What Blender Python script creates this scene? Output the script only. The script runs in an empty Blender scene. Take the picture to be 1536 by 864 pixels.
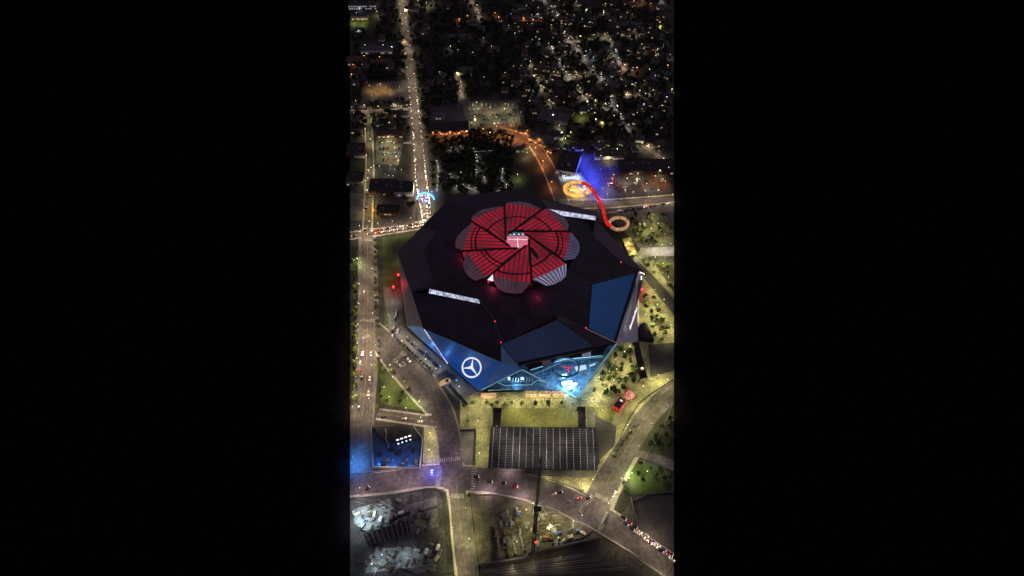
import bpy, bmesh, math, random
from mathutils import Vector, Matrix
R = random.Random(11)
PI = math.pi
sc = bpy.context.scene
COL = sc.collection
# ------------------------------------------------------------------ camera model (measured from the photograph)
H, PITCH, F = 520.0, math.radians(51.0), 970.0
CP, SP = math.cos(PITCH), math.sin(PITCH)
def ray(px, py):
    a, b = (px-768)/F, (432-py)/F
    return Vector((a, CP + b*SP, -SP + b*CP))
def P(px, py, z=0.0):
    d = ray(px, py); t = (z-H)/d.z
    return Vector((0, 0, H)) + d*t
def depth(p): return p.y*CP + (H-p.z)*SP
def pxm(px, py, z=0.0): return depth(P(px, py, z))/F          # metres per photo pixel there
def proj(p):
    dp = depth(p)
    return 768 + F*p.x/dp, 432 - F*(p.y*SP - (H-p.z)*CP)/dp
def onplane(px, py, o, n):
    d = ray(px, py); c = Vector((0, 0, H))
    return c + d*((o-c).dot(n)/d.dot(n))
XL, XR = 525.0, 1011.0  # pixel columns of the image's side borders; flat ground is cut there
KL, KR = (XL-768)/F, (XR-768)/F
def clip(poly):
    """cut a flat polygon at image columns XL and XR, along camera sight lines"""
    for k, s in ((KL, 1), (KR, -1)):
        out = []
        f = lambda p: s*(p.x - k*depth(p))
        for i in range(len(poly)):
            a, b = poly[i], poly[(i+1) % len(poly)]
            fa, fb = f(a), f(b)
            if fa >= 0: out.append(a)
            if (fa >= 0) != (fb >= 0): out.append(a.lerp(b, fa/(fa-fb)))
        poly = out
        if len(poly) < 3: return []
    return poly
# ------------------------------------------------------------------ materials
MATS = {}
def mat(name, col, rough=.8, var=.25, scale=.12, metal=0, emit=None, es=0, spec=.3, fine=0, evar=0, seam=0):
    m = bpy.data.materials.new(name); m.use_nodes = True
    nt = m.node_tree; b = nt.nodes['Principled BSDF']
    b.inputs['Roughness'].default_value = rough; b.inputs['Metallic'].default_value = metal
    b.inputs['Specular IOR Level'].default_value = spec
    tc = nt.nodes.new('ShaderNodeTexCoord'); geo = nt.nodes.new('ShaderNodeNewGeometry')
    n = nt.nodes.new('ShaderNodeTexNoise'); n.inputs['Scale'].default_value = scale; n.inputs['Detail'].default_value = 6
    nt.links.new(geo.outputs['Position'], n.inputs['Vector'])
    rmp = nt.nodes.new('ShaderNodeMapRange')
    rmp.inputs['From Min'].default_value = .3; rmp.inputs['From Max'].default_value = .7
    rmp.inputs['To Min'].default_value = 1-var; rmp.inputs['To Max'].default_value = 1+var
    nt.links.new(n.outputs['Fac'], rmp.inputs['Value'])
    fac = rmp.outputs['Result']
    if fine:
        n2 = nt.nodes.new('ShaderNodeTexNoise'); n2.inputs['Scale'].default_value = fine; n2.inputs['Detail'].default_value = 4
        nt.links.new(geo.outputs['Position'], n2.inputs['Vector'])
        r2 = nt.nodes.new('ShaderNodeMapRange')
        r2.inputs['From Min'].default_value = .3; r2.inputs['From Max'].default_value = .7
        r2.inputs['To Min'].default_value = 1-var; r2.inputs['To Max'].default_value = 1+var
        nt.links.new(n2.outputs['Fac'], r2.inputs['Value'])
        mm = nt.nodes.new('ShaderNodeMath'); mm.operation = 'MULTIPLY'
        nt.links.new(fac, mm.inputs[0]); nt.links.new(r2.outputs['Result'], mm.inputs[1]); fac = mm.outputs[0]
    if seam:                                             # sheet joints every few metres, each sheet a little different
        bk = nt.nodes.new('ShaderNodeTexBrick'); bk.inputs['Scale'].default_value = 1
        bk.inputs['Brick Width'].default_value = seam*1.6; bk.inputs['Row Height'].default_value = seam; bk.inputs['Mortar Size'].default_value = .22
        bk.inputs['Color1'].default_value = (.8, .8, .8, 1); bk.inputs['Color2'].default_value = (1.25, 1.25, 1.25, 1); bk.inputs['Mortar'].default_value = (1.9, 1.9, 1.9, 1)
        mp = nt.nodes.new('ShaderNodeMapping'); mp.inputs['Rotation'].default_value = (0, 0, .4)
        nt.links.new(geo.outputs['Position'], mp.inputs['Vector']); nt.links.new(mp.outputs[0], bk.inputs['Vector'])
        ms = nt.nodes.new('ShaderNodeMath'); ms.operation = 'MULTIPLY'
        nt.links.new(fac, ms.inputs[0]); nt.links.new(bk.outputs['Color'], ms.inputs[1]); fac = ms.outputs[0]
    mul = nt.nodes.new('ShaderNodeVectorMath'); mul.operation = 'SCALE'
    mul.inputs[0].default_value = col; nt.links.new(fac, mul.inputs['Scale'])
    nt.links.new(mul.outputs[0], b.inputs['Base Color'])
    if emit:
        b.inputs['Emission Color'].default_value = (*emit, 1); b.inputs['Emission Strength'].default_value = es
        if evar:
            mu = nt.nodes.new('ShaderNodeMath'); mu.operation = 'MULTIPLY'; mu.inputs[1].default_value = es
            nt.links.new(fac, mu.inputs[0]); nt.links.new(mu.outputs[0], b.inputs['Emission Strength'])
        if hasattr(m, 'cycles'): m.cycles.emission_sampling = 'NONE'
    MATS[name] = m
    return m
M = lambda n: MATS[n]
mat('unlit_black_ground', (.0035, .003, .004), var=.3, spec=0, rough=1)  # darkness of the unlit land beyond the strip put into a near-black colour
mat('park_ground', (.075, .072, .04), var=.6, scale=.07, fine=.6)
mat('town_ground', (.022, .021, .018), var=.6, scale=.03, fine=.4)
mat('site_ground', (.034, .034, .033), var=.6, scale=.1, fine=.7)
mat('grass_dark', (.014, .018, .008), var=.4, scale=.06, fine=.7)
mat('asphalt', (.045, .042, .043), var=.35, scale=.04, fine=.5)
mat('asphalt_old', (.060, .051, .054), var=.4, scale=.035, fine=.3)
mat('concrete', (.24, .22, .19), var=.3, scale=.06, fine=.5)
mat('concrete_dark', (.10, .095, .09), var=.35, scale=.08, fine=.6)
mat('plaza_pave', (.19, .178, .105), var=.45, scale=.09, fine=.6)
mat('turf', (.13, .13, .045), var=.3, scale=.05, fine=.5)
mat('grass', (.042, .056, .016), var=.45, scale=.06, fine=.7)
mat('dirt', (.06, .054, .038), var=.6, scale=.12, fine=.9)
mat('slab_white', (.17, .185, .175), var=.55, scale=.16, fine=1.2)
mat('paint_white', (.19, .185, .17), var=.5, scale=.3)
mat('paint_yellow', (.19, .15, .06), var=.5, scale=.3)
mat('bark', (.05, .035, .025), var=.3, scale=1)
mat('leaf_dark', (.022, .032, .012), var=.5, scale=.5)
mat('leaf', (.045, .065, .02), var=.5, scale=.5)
mat('leaf_lit', (.11, .14, .035), var=.5, scale=.5)  # lit copy of the leaf: lamplight put into a paler green
mat('metal_dark', (.02, .02, .022), rough=.5, metal=.3)
mat('metal_grey', (.18, .18, .18), rough=.45, metal=.5)
mat('steel_white', (.6, .58, .55), rough=.5)
mat('slat_dark', (.025, .022, .024), rough=.7, var=.5, scale=.3)
mat('rubber', (.015, .015, .015))
mat('glass_dark', (.01, .012, .015), rough=.08, spec=.6)
for n, c in (('white', (.7, .7, .68)), ('silver', (.35, .35, .36)), ('black', (.012, .012, .014)), ('red', (.35, .02, .02)), ('blue', (.03, .06, .2)), ('grey', (.1, .1, .11))):
    mat('car_'+n, c, rough=.25, var=.03, spec=.6)
mat('lamp_glow_warm', (.8, .8, .7), emit=(1, .86, .58), es=4)
mat('lamp_glow_white', (.8, .8, .8), emit=(1, .97, .9), es=4)
mat('lamp_glow_yellow', (.8, .8, .6), emit=(1, .93, .5), es=4)
mat('lamp_glow_orange', (.8, .5, .3), emit=(1, .36, .08), es=8)
mat('lamp_glow_amber', (.8, .6, .3), emit=(1, .65, .2), es=4)
mat('lamp_glow_rose', (.8, .7, .7), emit=(1, .85, .78), es=4)
mat('lamp_glow_cool', (.8, .9, .9), emit=(.75, .92, 1), es=4)
mat('lamp_glow_blue', (.2, .3, .9), emit=(.08, .12, 1), es=6)
mat('lamp_glow_azure', (.2, .5, .9), emit=(.15, .5, 1), es=2)
mat('lamp_glow_red', (.8, .1, .1), emit=(1, .015, .02), es=6)
mat('lamp_glow_green', (.6, .9, .4), emit=(.75, 1, .3), es=7)
mat('headlight', (.9, .9, .85), emit=(1, .95, .82), es=7)
mat('taillight', (.4, .02, .02), emit=(1, .03, .02), es=3)
mat('tail_off', (.2, .01, .01), rough=.3)
mat('window_lit', (.4, .35, .25), emit=(1, .8, .45), es=.36, evar=1)
mat('window_white', (.5, .5, .5), emit=(.9, .95, 1), es=.3, evar=1)
mat('window_dark', (.01, .011, .014), rough=.15, spec=.5)
mat('wall_brick', (.16, .07, .045), var=.3, scale=.5)
mat('wall_cream', (.42, .38, .30), var=.2, scale=.4)
mat('wall_grey', (.2, .2, .2), var=.2, scale=.4)
mat('wall_white', (.6, .6, .58), var=.15, scale=.4)
mat('roof_dark', (.022, .021, .024), var=.4, scale=.2)
mat('roof_brown', (.06, .042, .032), var=.4, scale=.3)
mat('roof_grey', (.055, .055, .06), var=.35, scale=.2)
mat('skin', (.45, .28, .2)); mat('cloth_dark', (.02, .02, .03)); mat('cloth_red', (.35, .03, .03)); mat('cloth_white', (.6, .6, .6)); mat('cloth_blue', (.05, .08, .2))
# stadium
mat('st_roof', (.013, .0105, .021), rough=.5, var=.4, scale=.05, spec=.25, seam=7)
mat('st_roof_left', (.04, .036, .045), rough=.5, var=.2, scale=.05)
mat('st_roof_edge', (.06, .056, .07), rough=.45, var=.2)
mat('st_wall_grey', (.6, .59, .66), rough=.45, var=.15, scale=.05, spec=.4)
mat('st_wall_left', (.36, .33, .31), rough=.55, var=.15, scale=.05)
mat('st_blue_logo', (.03, .07, .2), rough=.4, emit=(.035, .27, 1.0), es=.085, var=.45, scale=.022, evar=1)  # blue floodlighting put into the facade panels as uneven glow
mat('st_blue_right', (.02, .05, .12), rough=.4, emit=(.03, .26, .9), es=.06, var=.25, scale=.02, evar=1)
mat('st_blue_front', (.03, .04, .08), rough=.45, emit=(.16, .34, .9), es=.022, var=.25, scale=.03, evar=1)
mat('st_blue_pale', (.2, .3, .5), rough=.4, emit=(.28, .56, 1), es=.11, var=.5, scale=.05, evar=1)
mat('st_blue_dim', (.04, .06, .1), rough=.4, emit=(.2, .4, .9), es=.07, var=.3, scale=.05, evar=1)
mat('st_brown', (.05, .045, .05), rough=.5)
mat('petal_red', (.2, .01, .02), rough=.5, emit=(1, .012, .06), es=.27, var=.5, scale=.055, evar=1)
mat('petal_band', (.05, .015, .02), rough=.5, emit=(.9, .28, .36), es=.045, var=.3, scale=.1, evar=1)
mat('petal_tip', (.05, .045, .06), rough=.5, emit=(.85, .6, .9), es=.042, var=.4, scale=.05, evar=1)
mat('petal_tip_blue', (.06, .06, .12), rough=.5, emit=(.42, .45, 1), es=.11, var=.4, scale=.06, evar=1)  # blue light falling on these tips put in as glow
mat('petal_rib_white', (.3, .3, .35), emit=(.8, .78, 1), es=.22, var=.4, scale=.1, evar=1)
mat('beam_black', (.006, .004, .006), rough=.6)
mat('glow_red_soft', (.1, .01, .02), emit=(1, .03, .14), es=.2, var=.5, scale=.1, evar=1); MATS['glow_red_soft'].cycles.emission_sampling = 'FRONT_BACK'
mat('sign_white', (.8, .8, .8), emit=(.93, .95, 1), es=.85)
mat('sign_text', (.8, .8, .8), emit=(.95, .95, 1), es=1.1)
mat('sign_cyan', (.3, .5, .5), emit=(.4, .75, .9), es=.22)
mat('louver_lit', (.3, .3, .4), emit=(.75, .8, 1), es=.75, var=.8, scale=.35, evar=1)
mat('floor_in', (.07, .12, .18), rough=.4, var=.7, scale=.16, fine=.6)
mat('screen_red', (.3, .02, .05), emit=(1, .05, .16), es=.8, var=.8, scale=.4, evar=1)
mat('screen_white', (.7, .8, .9), emit=(.72, .9, 1), es=.9)
mat('screen_hot', (.8, .9, 1), emit=(.8, .95, 1), es=2.4, var=.3, scale=.2, evar=1)
mat('pink_lit_field', (.5, .14, .2), emit=(1, .28, .42), es=.55, var=.2, scale=.3, evar=1)  # pink lighting of the pitch put into its colour and glow
mat('stands_teal', (.05, .14, .16), emit=(.2, .8, .8), es=.12, var=.9, scale=.5, evar=1)
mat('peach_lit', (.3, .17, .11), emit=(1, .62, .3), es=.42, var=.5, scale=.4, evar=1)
mat('arch_glow', (.3, .6, 1), emit=(.12, .5, 1), es=2.2)
mat('bridge_gold', (.3, .18, .08), emit=(1, .55, .12), es=.8, var=.5, scale=.25, evar=1)
mat('bridge_red', (.3, .04, .04), emit=(1, .03, .03), es=.5, var=.5, scale=.3, evar=1)
mat('bridge_pink', (.35, .26, .2), emit=(1, .56, .28), es=.36, var=.6, scale=.3, evar=1)
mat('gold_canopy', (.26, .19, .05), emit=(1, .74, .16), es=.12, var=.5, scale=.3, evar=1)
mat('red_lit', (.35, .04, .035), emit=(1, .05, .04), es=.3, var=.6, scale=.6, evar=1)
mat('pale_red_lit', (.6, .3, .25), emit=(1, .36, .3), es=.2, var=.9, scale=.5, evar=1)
mat('blue_wash_floor', (.02, .05, .12), rough=.2)  # blue lamp wash put into the floor colour
mat('crane_yellow', (.05, .045, .04), rough=.6)
gm = bpy.data.materials.new('glass_clear'); gm.use_nodes = True
nt = gm.node_tree; nt.nodes.clear()
o_ = nt.nodes.new('ShaderNodeOutputMaterial'); mx = nt.nodes.new('ShaderNodeMixShader'); tr = nt.nodes.new('ShaderNodeBsdfTransparent'); gl = nt.nodes.new('ShaderNodeBsdfGlossy')
tr.inputs['Color'].default_value = (.8, .92, 1, 1); gl.inputs['Roughness'].default_value = .05
mx.inputs[0].default_value = .05; nt.links.new(tr.outputs[0], mx.inputs[1]); nt.links.new(gl.outputs[0], mx.inputs[2]); nt.links.new(mx.outputs[0], o_.inputs[0])
MATS['glass_clear'] = gm
# ------------------------------------------------------------------ mesh helpers
class MB:
    def __init__(s): s.v, s.f, s.m = [], [], []
    def poly(s, pts, mi=0):
        i = len(s.v); s.v += [tuple(p) for p in pts]; s.f.append(tuple(range(i, i+len(pts)))); s.m.append(mi); return s
    def quadbox(s, b, t, mi=0):
        """closed box from four bottom and four top points"""
        i = len(s.v); s.v += [tuple(p) for p in b] + [tuple(p) for p in t]; n = len(b)
        fs = [tuple(i+k for k in reversed(range(n))), tuple(i+n+k for k in range(n))]
        fs += [(i+k, i+(k+1) % n, i+n+(k+1) % n, i+n+k) for k in range(n)]
        s.f += fs; s.m += [mi]*len(fs); return s
    def box(s, cx, cy, z0, sx, sy, sz, rot=0, mi=0, taper=1):
        c, n = math.cos(rot), math.sin(rot)
        q = [(-sx/2, -sy/2), (sx/2, -sy/2), (sx/2, sy/2), (-sx/2, sy/2)]
        f = lambda k, z: [(cx+x*k*c-y*k*n, cy+x*k*n+y*k*c, z) for x, y in q]
        return s.quadbox(f(1, z0), f(taper, z0+sz), mi)
    def tube(s, a, b, r0, r1=None, n=6, mi=0):
        a, b = Vector(a), Vector(b); r1 = r0 if r1 is None else r1
        d = (b-a).normalized(); u = d.orthogonal().normalized(); w = d.cross(u)
        ring = lambda c, r: [c + (u*math.cos(2*PI*k/n) + w*math.sin(2*PI*k/n))*r for k in range(n)]
        return s.quadbox(ring(a, r0), ring(b, r1), mi)
    def beam(s, a, b, w, h, mi=0):
        """box beam from a to b, w wide sideways, h tall"""
        a, b = Vector(a), Vector(b); d = (b-a).normalized()
        sd = d.cross(Vector((0, 0, 1)))
        sd = (Vector((1, 0, 0)) if sd.length < 1e-4 else sd.normalized())*(w/2); up = sd.cross(d).normalized()*(h/2)
        return s.quadbox([a-sd-up, a+sd-up, a+sd+up, a-sd+up], [b-sd-up, b+sd-up, b+sd+up, b-sd+up], mi)
    def build(s, name, mats, parent=None, smooth=False):
        me = bpy.data.meshes.new(name); me.from_pydata(s.v, [], s.f); me.update()
        for k in (mats if isinstance(mats, (list, tuple)) else [mats]): me.materials.append(M(k))
        for p, mi in zip(me.polygons, s.m): p.material_index = mi; p.use_smooth = smooth
        o = bpy.data.objects.new(name, me); COL.objects.link(o)
        if parent: o.parent = parent
        return o
def tag(o, label=None, cat=None, group=None, kind=None):
    if label: o['label'] = label
    if cat: o['category'] = cat
    if group: o['group'] = group
    if kind: o['kind'] = kind
    return o
def thing(name, label, cat, loc=(0, 0, 0), rz=0, group=None):
    o = bpy.data.objects.new(name, None); COL.objects.link(o); o.location = loc; o.rotation_euler = (0, 0, rz); o.empty_display_size = .5
    return tag(o, label, cat, group)
KIDS = {}
def dup(root, loc, rz=0, label=None, group=None, scale=None):
    r = root.copy(); COL.objects.link(r); r.location = loc; r.rotation_euler = (0, 0, rz)
    if scale is not None: r.scale = scale if isinstance(scale, (tuple, list)) else (scale,)*3
    if label: r['label'] = label
    if group: r['group'] = group
    elif 'group' in r: del r['group']
    if root.name not in KIDS:
        KIDS[root.name] = [(ch, list(ch.children)) for ch in root.children if ch.type != 'LIGHT']
    for ch, gs in KIDS[root.name]:
        c = ch.copy(); COL.objects.link(c); c.parent = r
        for g in gs:
            d = g.copy(); COL.objects.link(d); d.parent = c
    return r
# a prototype is moved to the first place it is used, then copied
USED = {}
def place(key, proto, loc, rz, label, group=None, scale=None):
    if key not in USED:
        USED[key] = proto
        KIDS[proto.name] = [(ch, list(ch.children)) for ch in proto.children if ch.type != 'LIGHT']
        proto.location = loc; proto.rotation_euler = (0, 0, rz)
        if scale is not None: proto.scale = scale if isinstance(scale, (tuple, list)) else (scale,)*3
        proto['label'] = label
        if group: proto['group'] = group
        return proto
    return dup(proto, loc, rz, label, group, scale)
def struct(name, mb, m): return tag(mb.build(name, m), kind='structure')
ZL = [.04]
def nz(): ZL[0] += .004; return ZL[0]
def flat(name, pts, m, z=None):
    z = nz() if z is None else z
    poly = clip([P(x, y, z) for x, y in pts])
    if poly: return struct(name, MB().poly(poly), m)
def smooth_line(pts, n=8):
    """Catmull-Rom through (x, y, w) points"""
    out = []
    for i in range(len(pts)-1):
        p0, p1, p2, p3 = pts[max(i-1, 0)], pts[i], pts[i+1], pts[min(i+2, len(pts)-1)]
        for k in range(n):
            t = k/n
            out.append(tuple(.5*(2*b + (c-a)*t + (2*a-5*b+4*c-d)*t*t + (3*b-a-3*c+d)*t**3) for a, b, c, d in zip(p0, p1, p2, p3)))
    out.append(tuple(pts[-1])); return out
ROADS = {}
def centre(pts):
    q = [(*P(x, y)[:2], w*pxm(x, y)) for x, y, w in pts]
    return smooth_line(q)
def side(line, i):
    a, b = line[max(i-1, 0)], line[min(i+1, len(line)-1)]
    dx, dy = b[0]-a[0], b[1]-a[1]; l = math.hypot(dx, dy) or 1
    return -dy/l, dx/l
def ribbon(name, line, m, z, o0, o1, frac=True):
    """strip between offsets o0..o1 (fractions of the half width, or metres)"""
    mb = MB(); pr = None
    for i, (x, y, w) in enumerate(line):
        nx, ny = side(line, i)
        a, b = (o0*w/2, o1*w/2) if frac else (o0(w) if callable(o0) else o0, o1(w) if callable(o1) else o1)
        cur = (Vector((x+nx*a, y+ny*a, z)), Vector((x+nx*b, y+ny*b, z)))
        if pr:
            q = clip([pr[0], cur[0], cur[1], pr[1]])
            if q: mb.poly(q)
        pr = cur
    if mb.f: return struct(name, mb, m)
def road(key, pts, m='asphalt', pave=0, lanes=None, pm='concrete'):
    line = centre(pts); ROADS[key] = (line, pts)
    if pave: ribbon('pavement', line, pm, .02 + nz()*.1, lambda w: -w/2-pave, lambda w: w/2+pave, False)
    ribbon('road', line, m, nz()+.02, -1, 1)
    return line
MARK = .6
def dashes(line, off, m='paint_white', w=.28, on=3, gap=6, frac=True):
    """lane dashes along a road at an offset"""
    mb = MB(); acc = 0
    pts = []
    for i, (x, y, ww) in enumerate(line):
        nx, ny = side(line, i); o = off*ww/2 if frac else off
        pts.append(Vector((x+nx*o, y+ny*o, MARK)))
    per = on+gap
    for a, b in zip(pts, pts[1:]):
        L = (b-a).length; d = (b-a)/L if L else None
        if not d: continue
        n = Vector((-d.y, d.x, 0))*w/2
        s = 0
        while s < L:
            ph = (acc+s) % per
            if gap == 0: e = L; draw = True
            elif ph < on: e = min(L, s+on-ph+1e-4); draw = True
            else: e = min(L, s+per-ph+1e-4); draw = False
            if draw:
                q = clip([a+d*s-n, a+d*s+n, a+d*e+n, a+d*e-n][::-1])
                if q: mb.poly(q)
            s = e
        acc += L
    if mb.f: struct('lane_marking', mb, m)
def crosswalk(p0, p1, length=4, nbar=10):
    a, b = P(*p0, MARK), P(*p1, MARK); d = (b-a)/nbar; n = Vector((-d.y, d.x, 0)).normalized()*length/2
    mb = MB()
    for k in range(nbar):
        q0 = a+d*k; q1 = a+d*(k+.5)
        q = clip([q0-n, q1-n, q1+n, q0+n])
        if q: mb.poly(q)
    if mb.f: struct('crosswalk_marking', mb, 'paint_white')
# ------------------------------------------------------------------ occupied map for scattering
EXCL = []
def excl(pts): EXCL.append((pts, min(p[0] for p in pts), max(p[0] for p in pts), min(p[1] for p in pts), max(p[1] for p in pts)))
def inpoly(x, y, pts):
    r = False; j = len(pts)-1
    for i in range(len(pts)):
        (xi, yi), (xj, yj) = pts[i], pts[j]
        if (yi > y) != (yj > y) and x < (xj-xi)*(y-yi)/(yj-yi)+xi: r = not r
        j = i
    return r
def free(x, y, roadpad=2.0):
    if not (XL+4 < x < XR-4): return False
    for pts, a, b, c, d in EXCL:
        if a <= x <= b and c <= y <= d and inpoly(x, y, pts): return False
    p = P(x, y)
    for line, pts in ROADS.values():
        for (lx, ly, w) in line:
            if (lx-p.x)**2 + (ly-p.y)**2 < (w/2+roadpad)**2: return False
    return True
inpoly_ = inpoly
# ================================================================== GROUND
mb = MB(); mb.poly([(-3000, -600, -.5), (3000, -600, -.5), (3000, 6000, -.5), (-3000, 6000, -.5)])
struct('ground', mb, 'unlit_black_ground')
flat('town_ground', [(525, -8), (1011, -8), (1011, 880), (525, 880)], 'town_ground', 0)
# lawns and paved areas (polygons traced at ground level)
flat('lawn', [(525, 30), (562, 28), (566, 40), (525, 43)], 'grass')
flat('lawn', [(862, 170), (884, 168), (882, 186), (858, 186)], 'grass')
flat('lawn', [(573, 356), (625, 350), (600, 378), (601, 432), (606, 488), (590, 505), (576, 490)], 'grass')
flat('lawn', [(570, 552), (600, 566), (640, 592), (652, 616), (640, 618), (572, 606)], 'grass')
flat('lawn', [(943, 700), (962, 690), (1011, 712), (1011, 738), (945, 742)], 'grass')
flat('lawn', [(972, 640), (1011, 598), (1011, 692), (958, 676)], 'grass_dark')
flat('lawn', [(545, 490), (552, 500), (564, 545), (550, 550)], 'grass')
flat('park', [(925, 335), (1011, 318), (1011, 372), (960, 372)], 'park_ground')
flat('park', [(962, 384), (1011, 382), (1011, 430), (985, 420)], 'park_ground')
flat('car_park', [(693, 153), (776, 150), (782, 190), (700, 194)], 'concrete_dark')
flat('car_park', [(565, 206), (606, 206), (598, 248), (563, 246)], 'concrete_dark')
flat('car_park', [(905, 264), (1004, 260), (1008, 289), (903, 295)], 'asphalt_old')
flat('car_park', [(960, 372), (1011, 370), (1011, 384), (962, 384)], 'concrete')
flat('car_park', [(525, 290), (545, 290), (545, 330), (525, 332)], 'concrete_dark')
flat('yard', [(563, 293), (625, 296), (622, 336), (563, 342)], 'asphalt_old')
flat('yard', [(645, 150), (692, 150), (700, 205), (645, 205)], 'asphalt_old')
flat('yard', [(700, 198), (770, 196), (800, 215), (770, 222), (702, 206)], 'concrete_dark')
flat('yard', [(545, 125), (610, 120), (622, 150), (540, 160)], 'asphalt_old')
flat('yard', [(834, 262), (884, 258), (905, 300), (845, 302)], 'concrete')
flat('yard', [(868, 232), (900, 230), (935, 244), (938, 262), (906, 264), (912, 296), (902, 298), (872, 262)], 'asphalt_old')
flat('yard', [(905, 318), (1011, 306), (1011, 330), (930, 342)], 'asphalt_old')
# stadium surroundings
flat('service_yard', [(574, 430), (601, 432), (607, 490), (672, 545), (718, 590), (700, 612), (640, 556), (600, 520), (584, 500)], 'concrete_dark')
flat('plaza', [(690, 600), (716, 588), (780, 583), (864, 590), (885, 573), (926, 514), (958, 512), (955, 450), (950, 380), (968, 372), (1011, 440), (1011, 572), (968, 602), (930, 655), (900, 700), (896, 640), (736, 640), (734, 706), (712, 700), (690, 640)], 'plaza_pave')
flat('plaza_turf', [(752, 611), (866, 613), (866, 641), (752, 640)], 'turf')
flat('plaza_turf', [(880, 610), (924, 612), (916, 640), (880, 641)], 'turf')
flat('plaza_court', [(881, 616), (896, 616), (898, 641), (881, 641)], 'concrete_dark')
flat('dark_paving', [(972, 517), (1011, 514), (1011, 556), (976, 566)], 'asphalt')
flat('plaza_step', [(892, 622), (925, 640), (922, 668), (900, 690), (893, 660)], 'asphalt')
flat('walkway', [(735, 702), (896, 706), (890, 716), (742, 709)], 'concrete_dark')
flat('walkway', [(800, 713), (890, 716), (884, 736), (862, 733)], 'plaza_pave')
flat('construction_ground', [(692, 742), (740, 742), (830, 764), (905, 806), (740, 840), (712, 870), (700, 800)], 'dirt')
flat('construction_ground', [(525, 748), (640, 734), (662, 740), (672, 866), (525, 866)], 'site_ground')
flat('rail_yard', [(712, 850), (800, 838), (905, 808), (1000, 868), (720, 868)], 'town_ground')
for q_ in ([(530, 764), (584, 748), (592, 762), (588, 779), (548, 797), (531, 784)], [(566, 823), (614, 820), (632, 832), (622, 850), (548, 860), (552, 836)]): flat('concrete_slab', q_, 'slab_white')
for q_ in ([(600, 760), (655, 745), (656, 758), (602, 772)], [(604, 776), (656, 762), (658, 790), (608, 802)], [(616, 846), (650, 838), (654, 856), (620, 860)]): flat('concrete_slab', q_, 'concrete_dark')
flat('pit_floor', [(558, 640), (622, 640), (636, 660), (632, 704), (560, 702)], 'blue_wash_floor')
flat('yard', [(636, 640), (654, 640), (658, 694), (634, 694)], 'plaza_pave')
flat('yard', [(692, 646), (714, 646), (712, 698), (694, 694)], 'concrete_dark')
flat('yard', [(950, 745), (1011, 742), (1011, 830), (930, 775)], 'asphalt')
BEDS = []
RB = random.Random(5)
for _ in range(900):
    if len(BEDS) >= 44: break
    x, y = RB.uniform(872, 1006), RB.uniform(430, 600)
    if not (inpoly_(x, y, [(886, 586), (928, 526), (946, 522), (956, 576), (912, 596)]) or inpoly_(x, y, [(964, 440), (1006, 486), (1006, 510), (984, 510)]) or inpoly_(x, y, [(980, 400), (1006, 400), (1006, 432), (996, 432)])): continue
    if any((x-a)**2+(y-b)**2 < 60 for a, b in BEDS): continue
    BEDS.append((x, y)); r_ = RB.uniform(2.2, 4.6)
    flat('planting_bed', [(x+math.cos(k*PI/4)*r_*RB.uniform(.7, 1.15), y+math.sin(k*PI/4)*r_*.8*RB.uniform(.7, 1.15)) for k in range(8)], 'grass_dark')
# ================================================================== ROADS
road('ave', [(542, 640, 26), (546, 600, 25), (550, 550, 24), (551, 495, 24), (552, 430, 21), (551, 352, 18)], 'asphalt_old', 3, pm='concrete_dark')
road('aveup', [(551, 350, 11), (553, 300, 10), (555, 250, 9), (553, 200, 8), (551, 160, 7)], 'asphalt_old', 2)
road('blue_road', [(543, 612, 32), (541, 660, 34), (541, 712, 38)], 'asphalt_old')
road('mid', [(566, 621, 13), (610, 627, 14), (656, 634, 14)], 'asphalt_old', 2)
road('curve', [(552, 488, 24), (574, 512, 34), (602, 545, 40), (632, 579, 42), (662, 621, 34), (674, 666, 33), (678, 722, 36)], 'asphalt_old', 2)
road('crossl', [(515, 729, 31), (580, 723, 31), (640, 714, 32), (690, 716, 36)], 'asphalt_old', 2)
road('crossr', [(668, 716, 36), (740, 721, 37), (800, 733, 38), (850, 751, 38), (905, 780, 38), (960, 816, 34), (1020, 858, 34)], 'asphalt_old', 2)
road('south', [(685, 728, 26), (688, 760, 24), (693, 810, 25), (701, 872, 26)], 'asphalt_old', 2)
road('east', [(888, 775, 40), (908, 728, 38), (945, 665, 32), (975, 620, 30), (1020, 578, 30)], 'asphalt_old', 3)
road('ramp', [(952, 680, 12), (985, 688, 14), (1020, 704, 16)], 'asphalt_old')
road('dark_side', [(953, 394, 10), (975, 418, 15), (1000, 448, 17), (1022, 474, 17)], 'asphalt', 1.5, pm='concrete_dark')
road('top', [(641, 342, 12), (637, 305, 17), (632, 270, 18), (628, 220, 15), (622, 160, 12), (615, 100, 10), (606, 30, 8), (602, -6, 7)], 'asphalt_old', 4, pm='asphalt')
road('cross345', [(515, 355, 12), (560, 349, 12), (600, 343, 12), (642, 336, 12)], 'asphalt_old', 2)
road('cross167', [(515, 168, 6), (570, 167, 6), (624, 164, 6)], 'asphalt_old', 2)
road('orange', [(735, 193, 10), (768, 200, 12), (795, 212, 14), (810, 230, 15), (825, 258, 16), (842, 300, 17)], 'asphalt_old', 2)
road('blvd', [(838, 306, 15), (900, 306, 15), (960, 302, 14), (1020, 297, 13)], 'asphalt_old', 2)
road('blvd2', [(905, 321, 5), (960, 313, 5), (1020, 306, 5)], 'concrete_dark')
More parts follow.
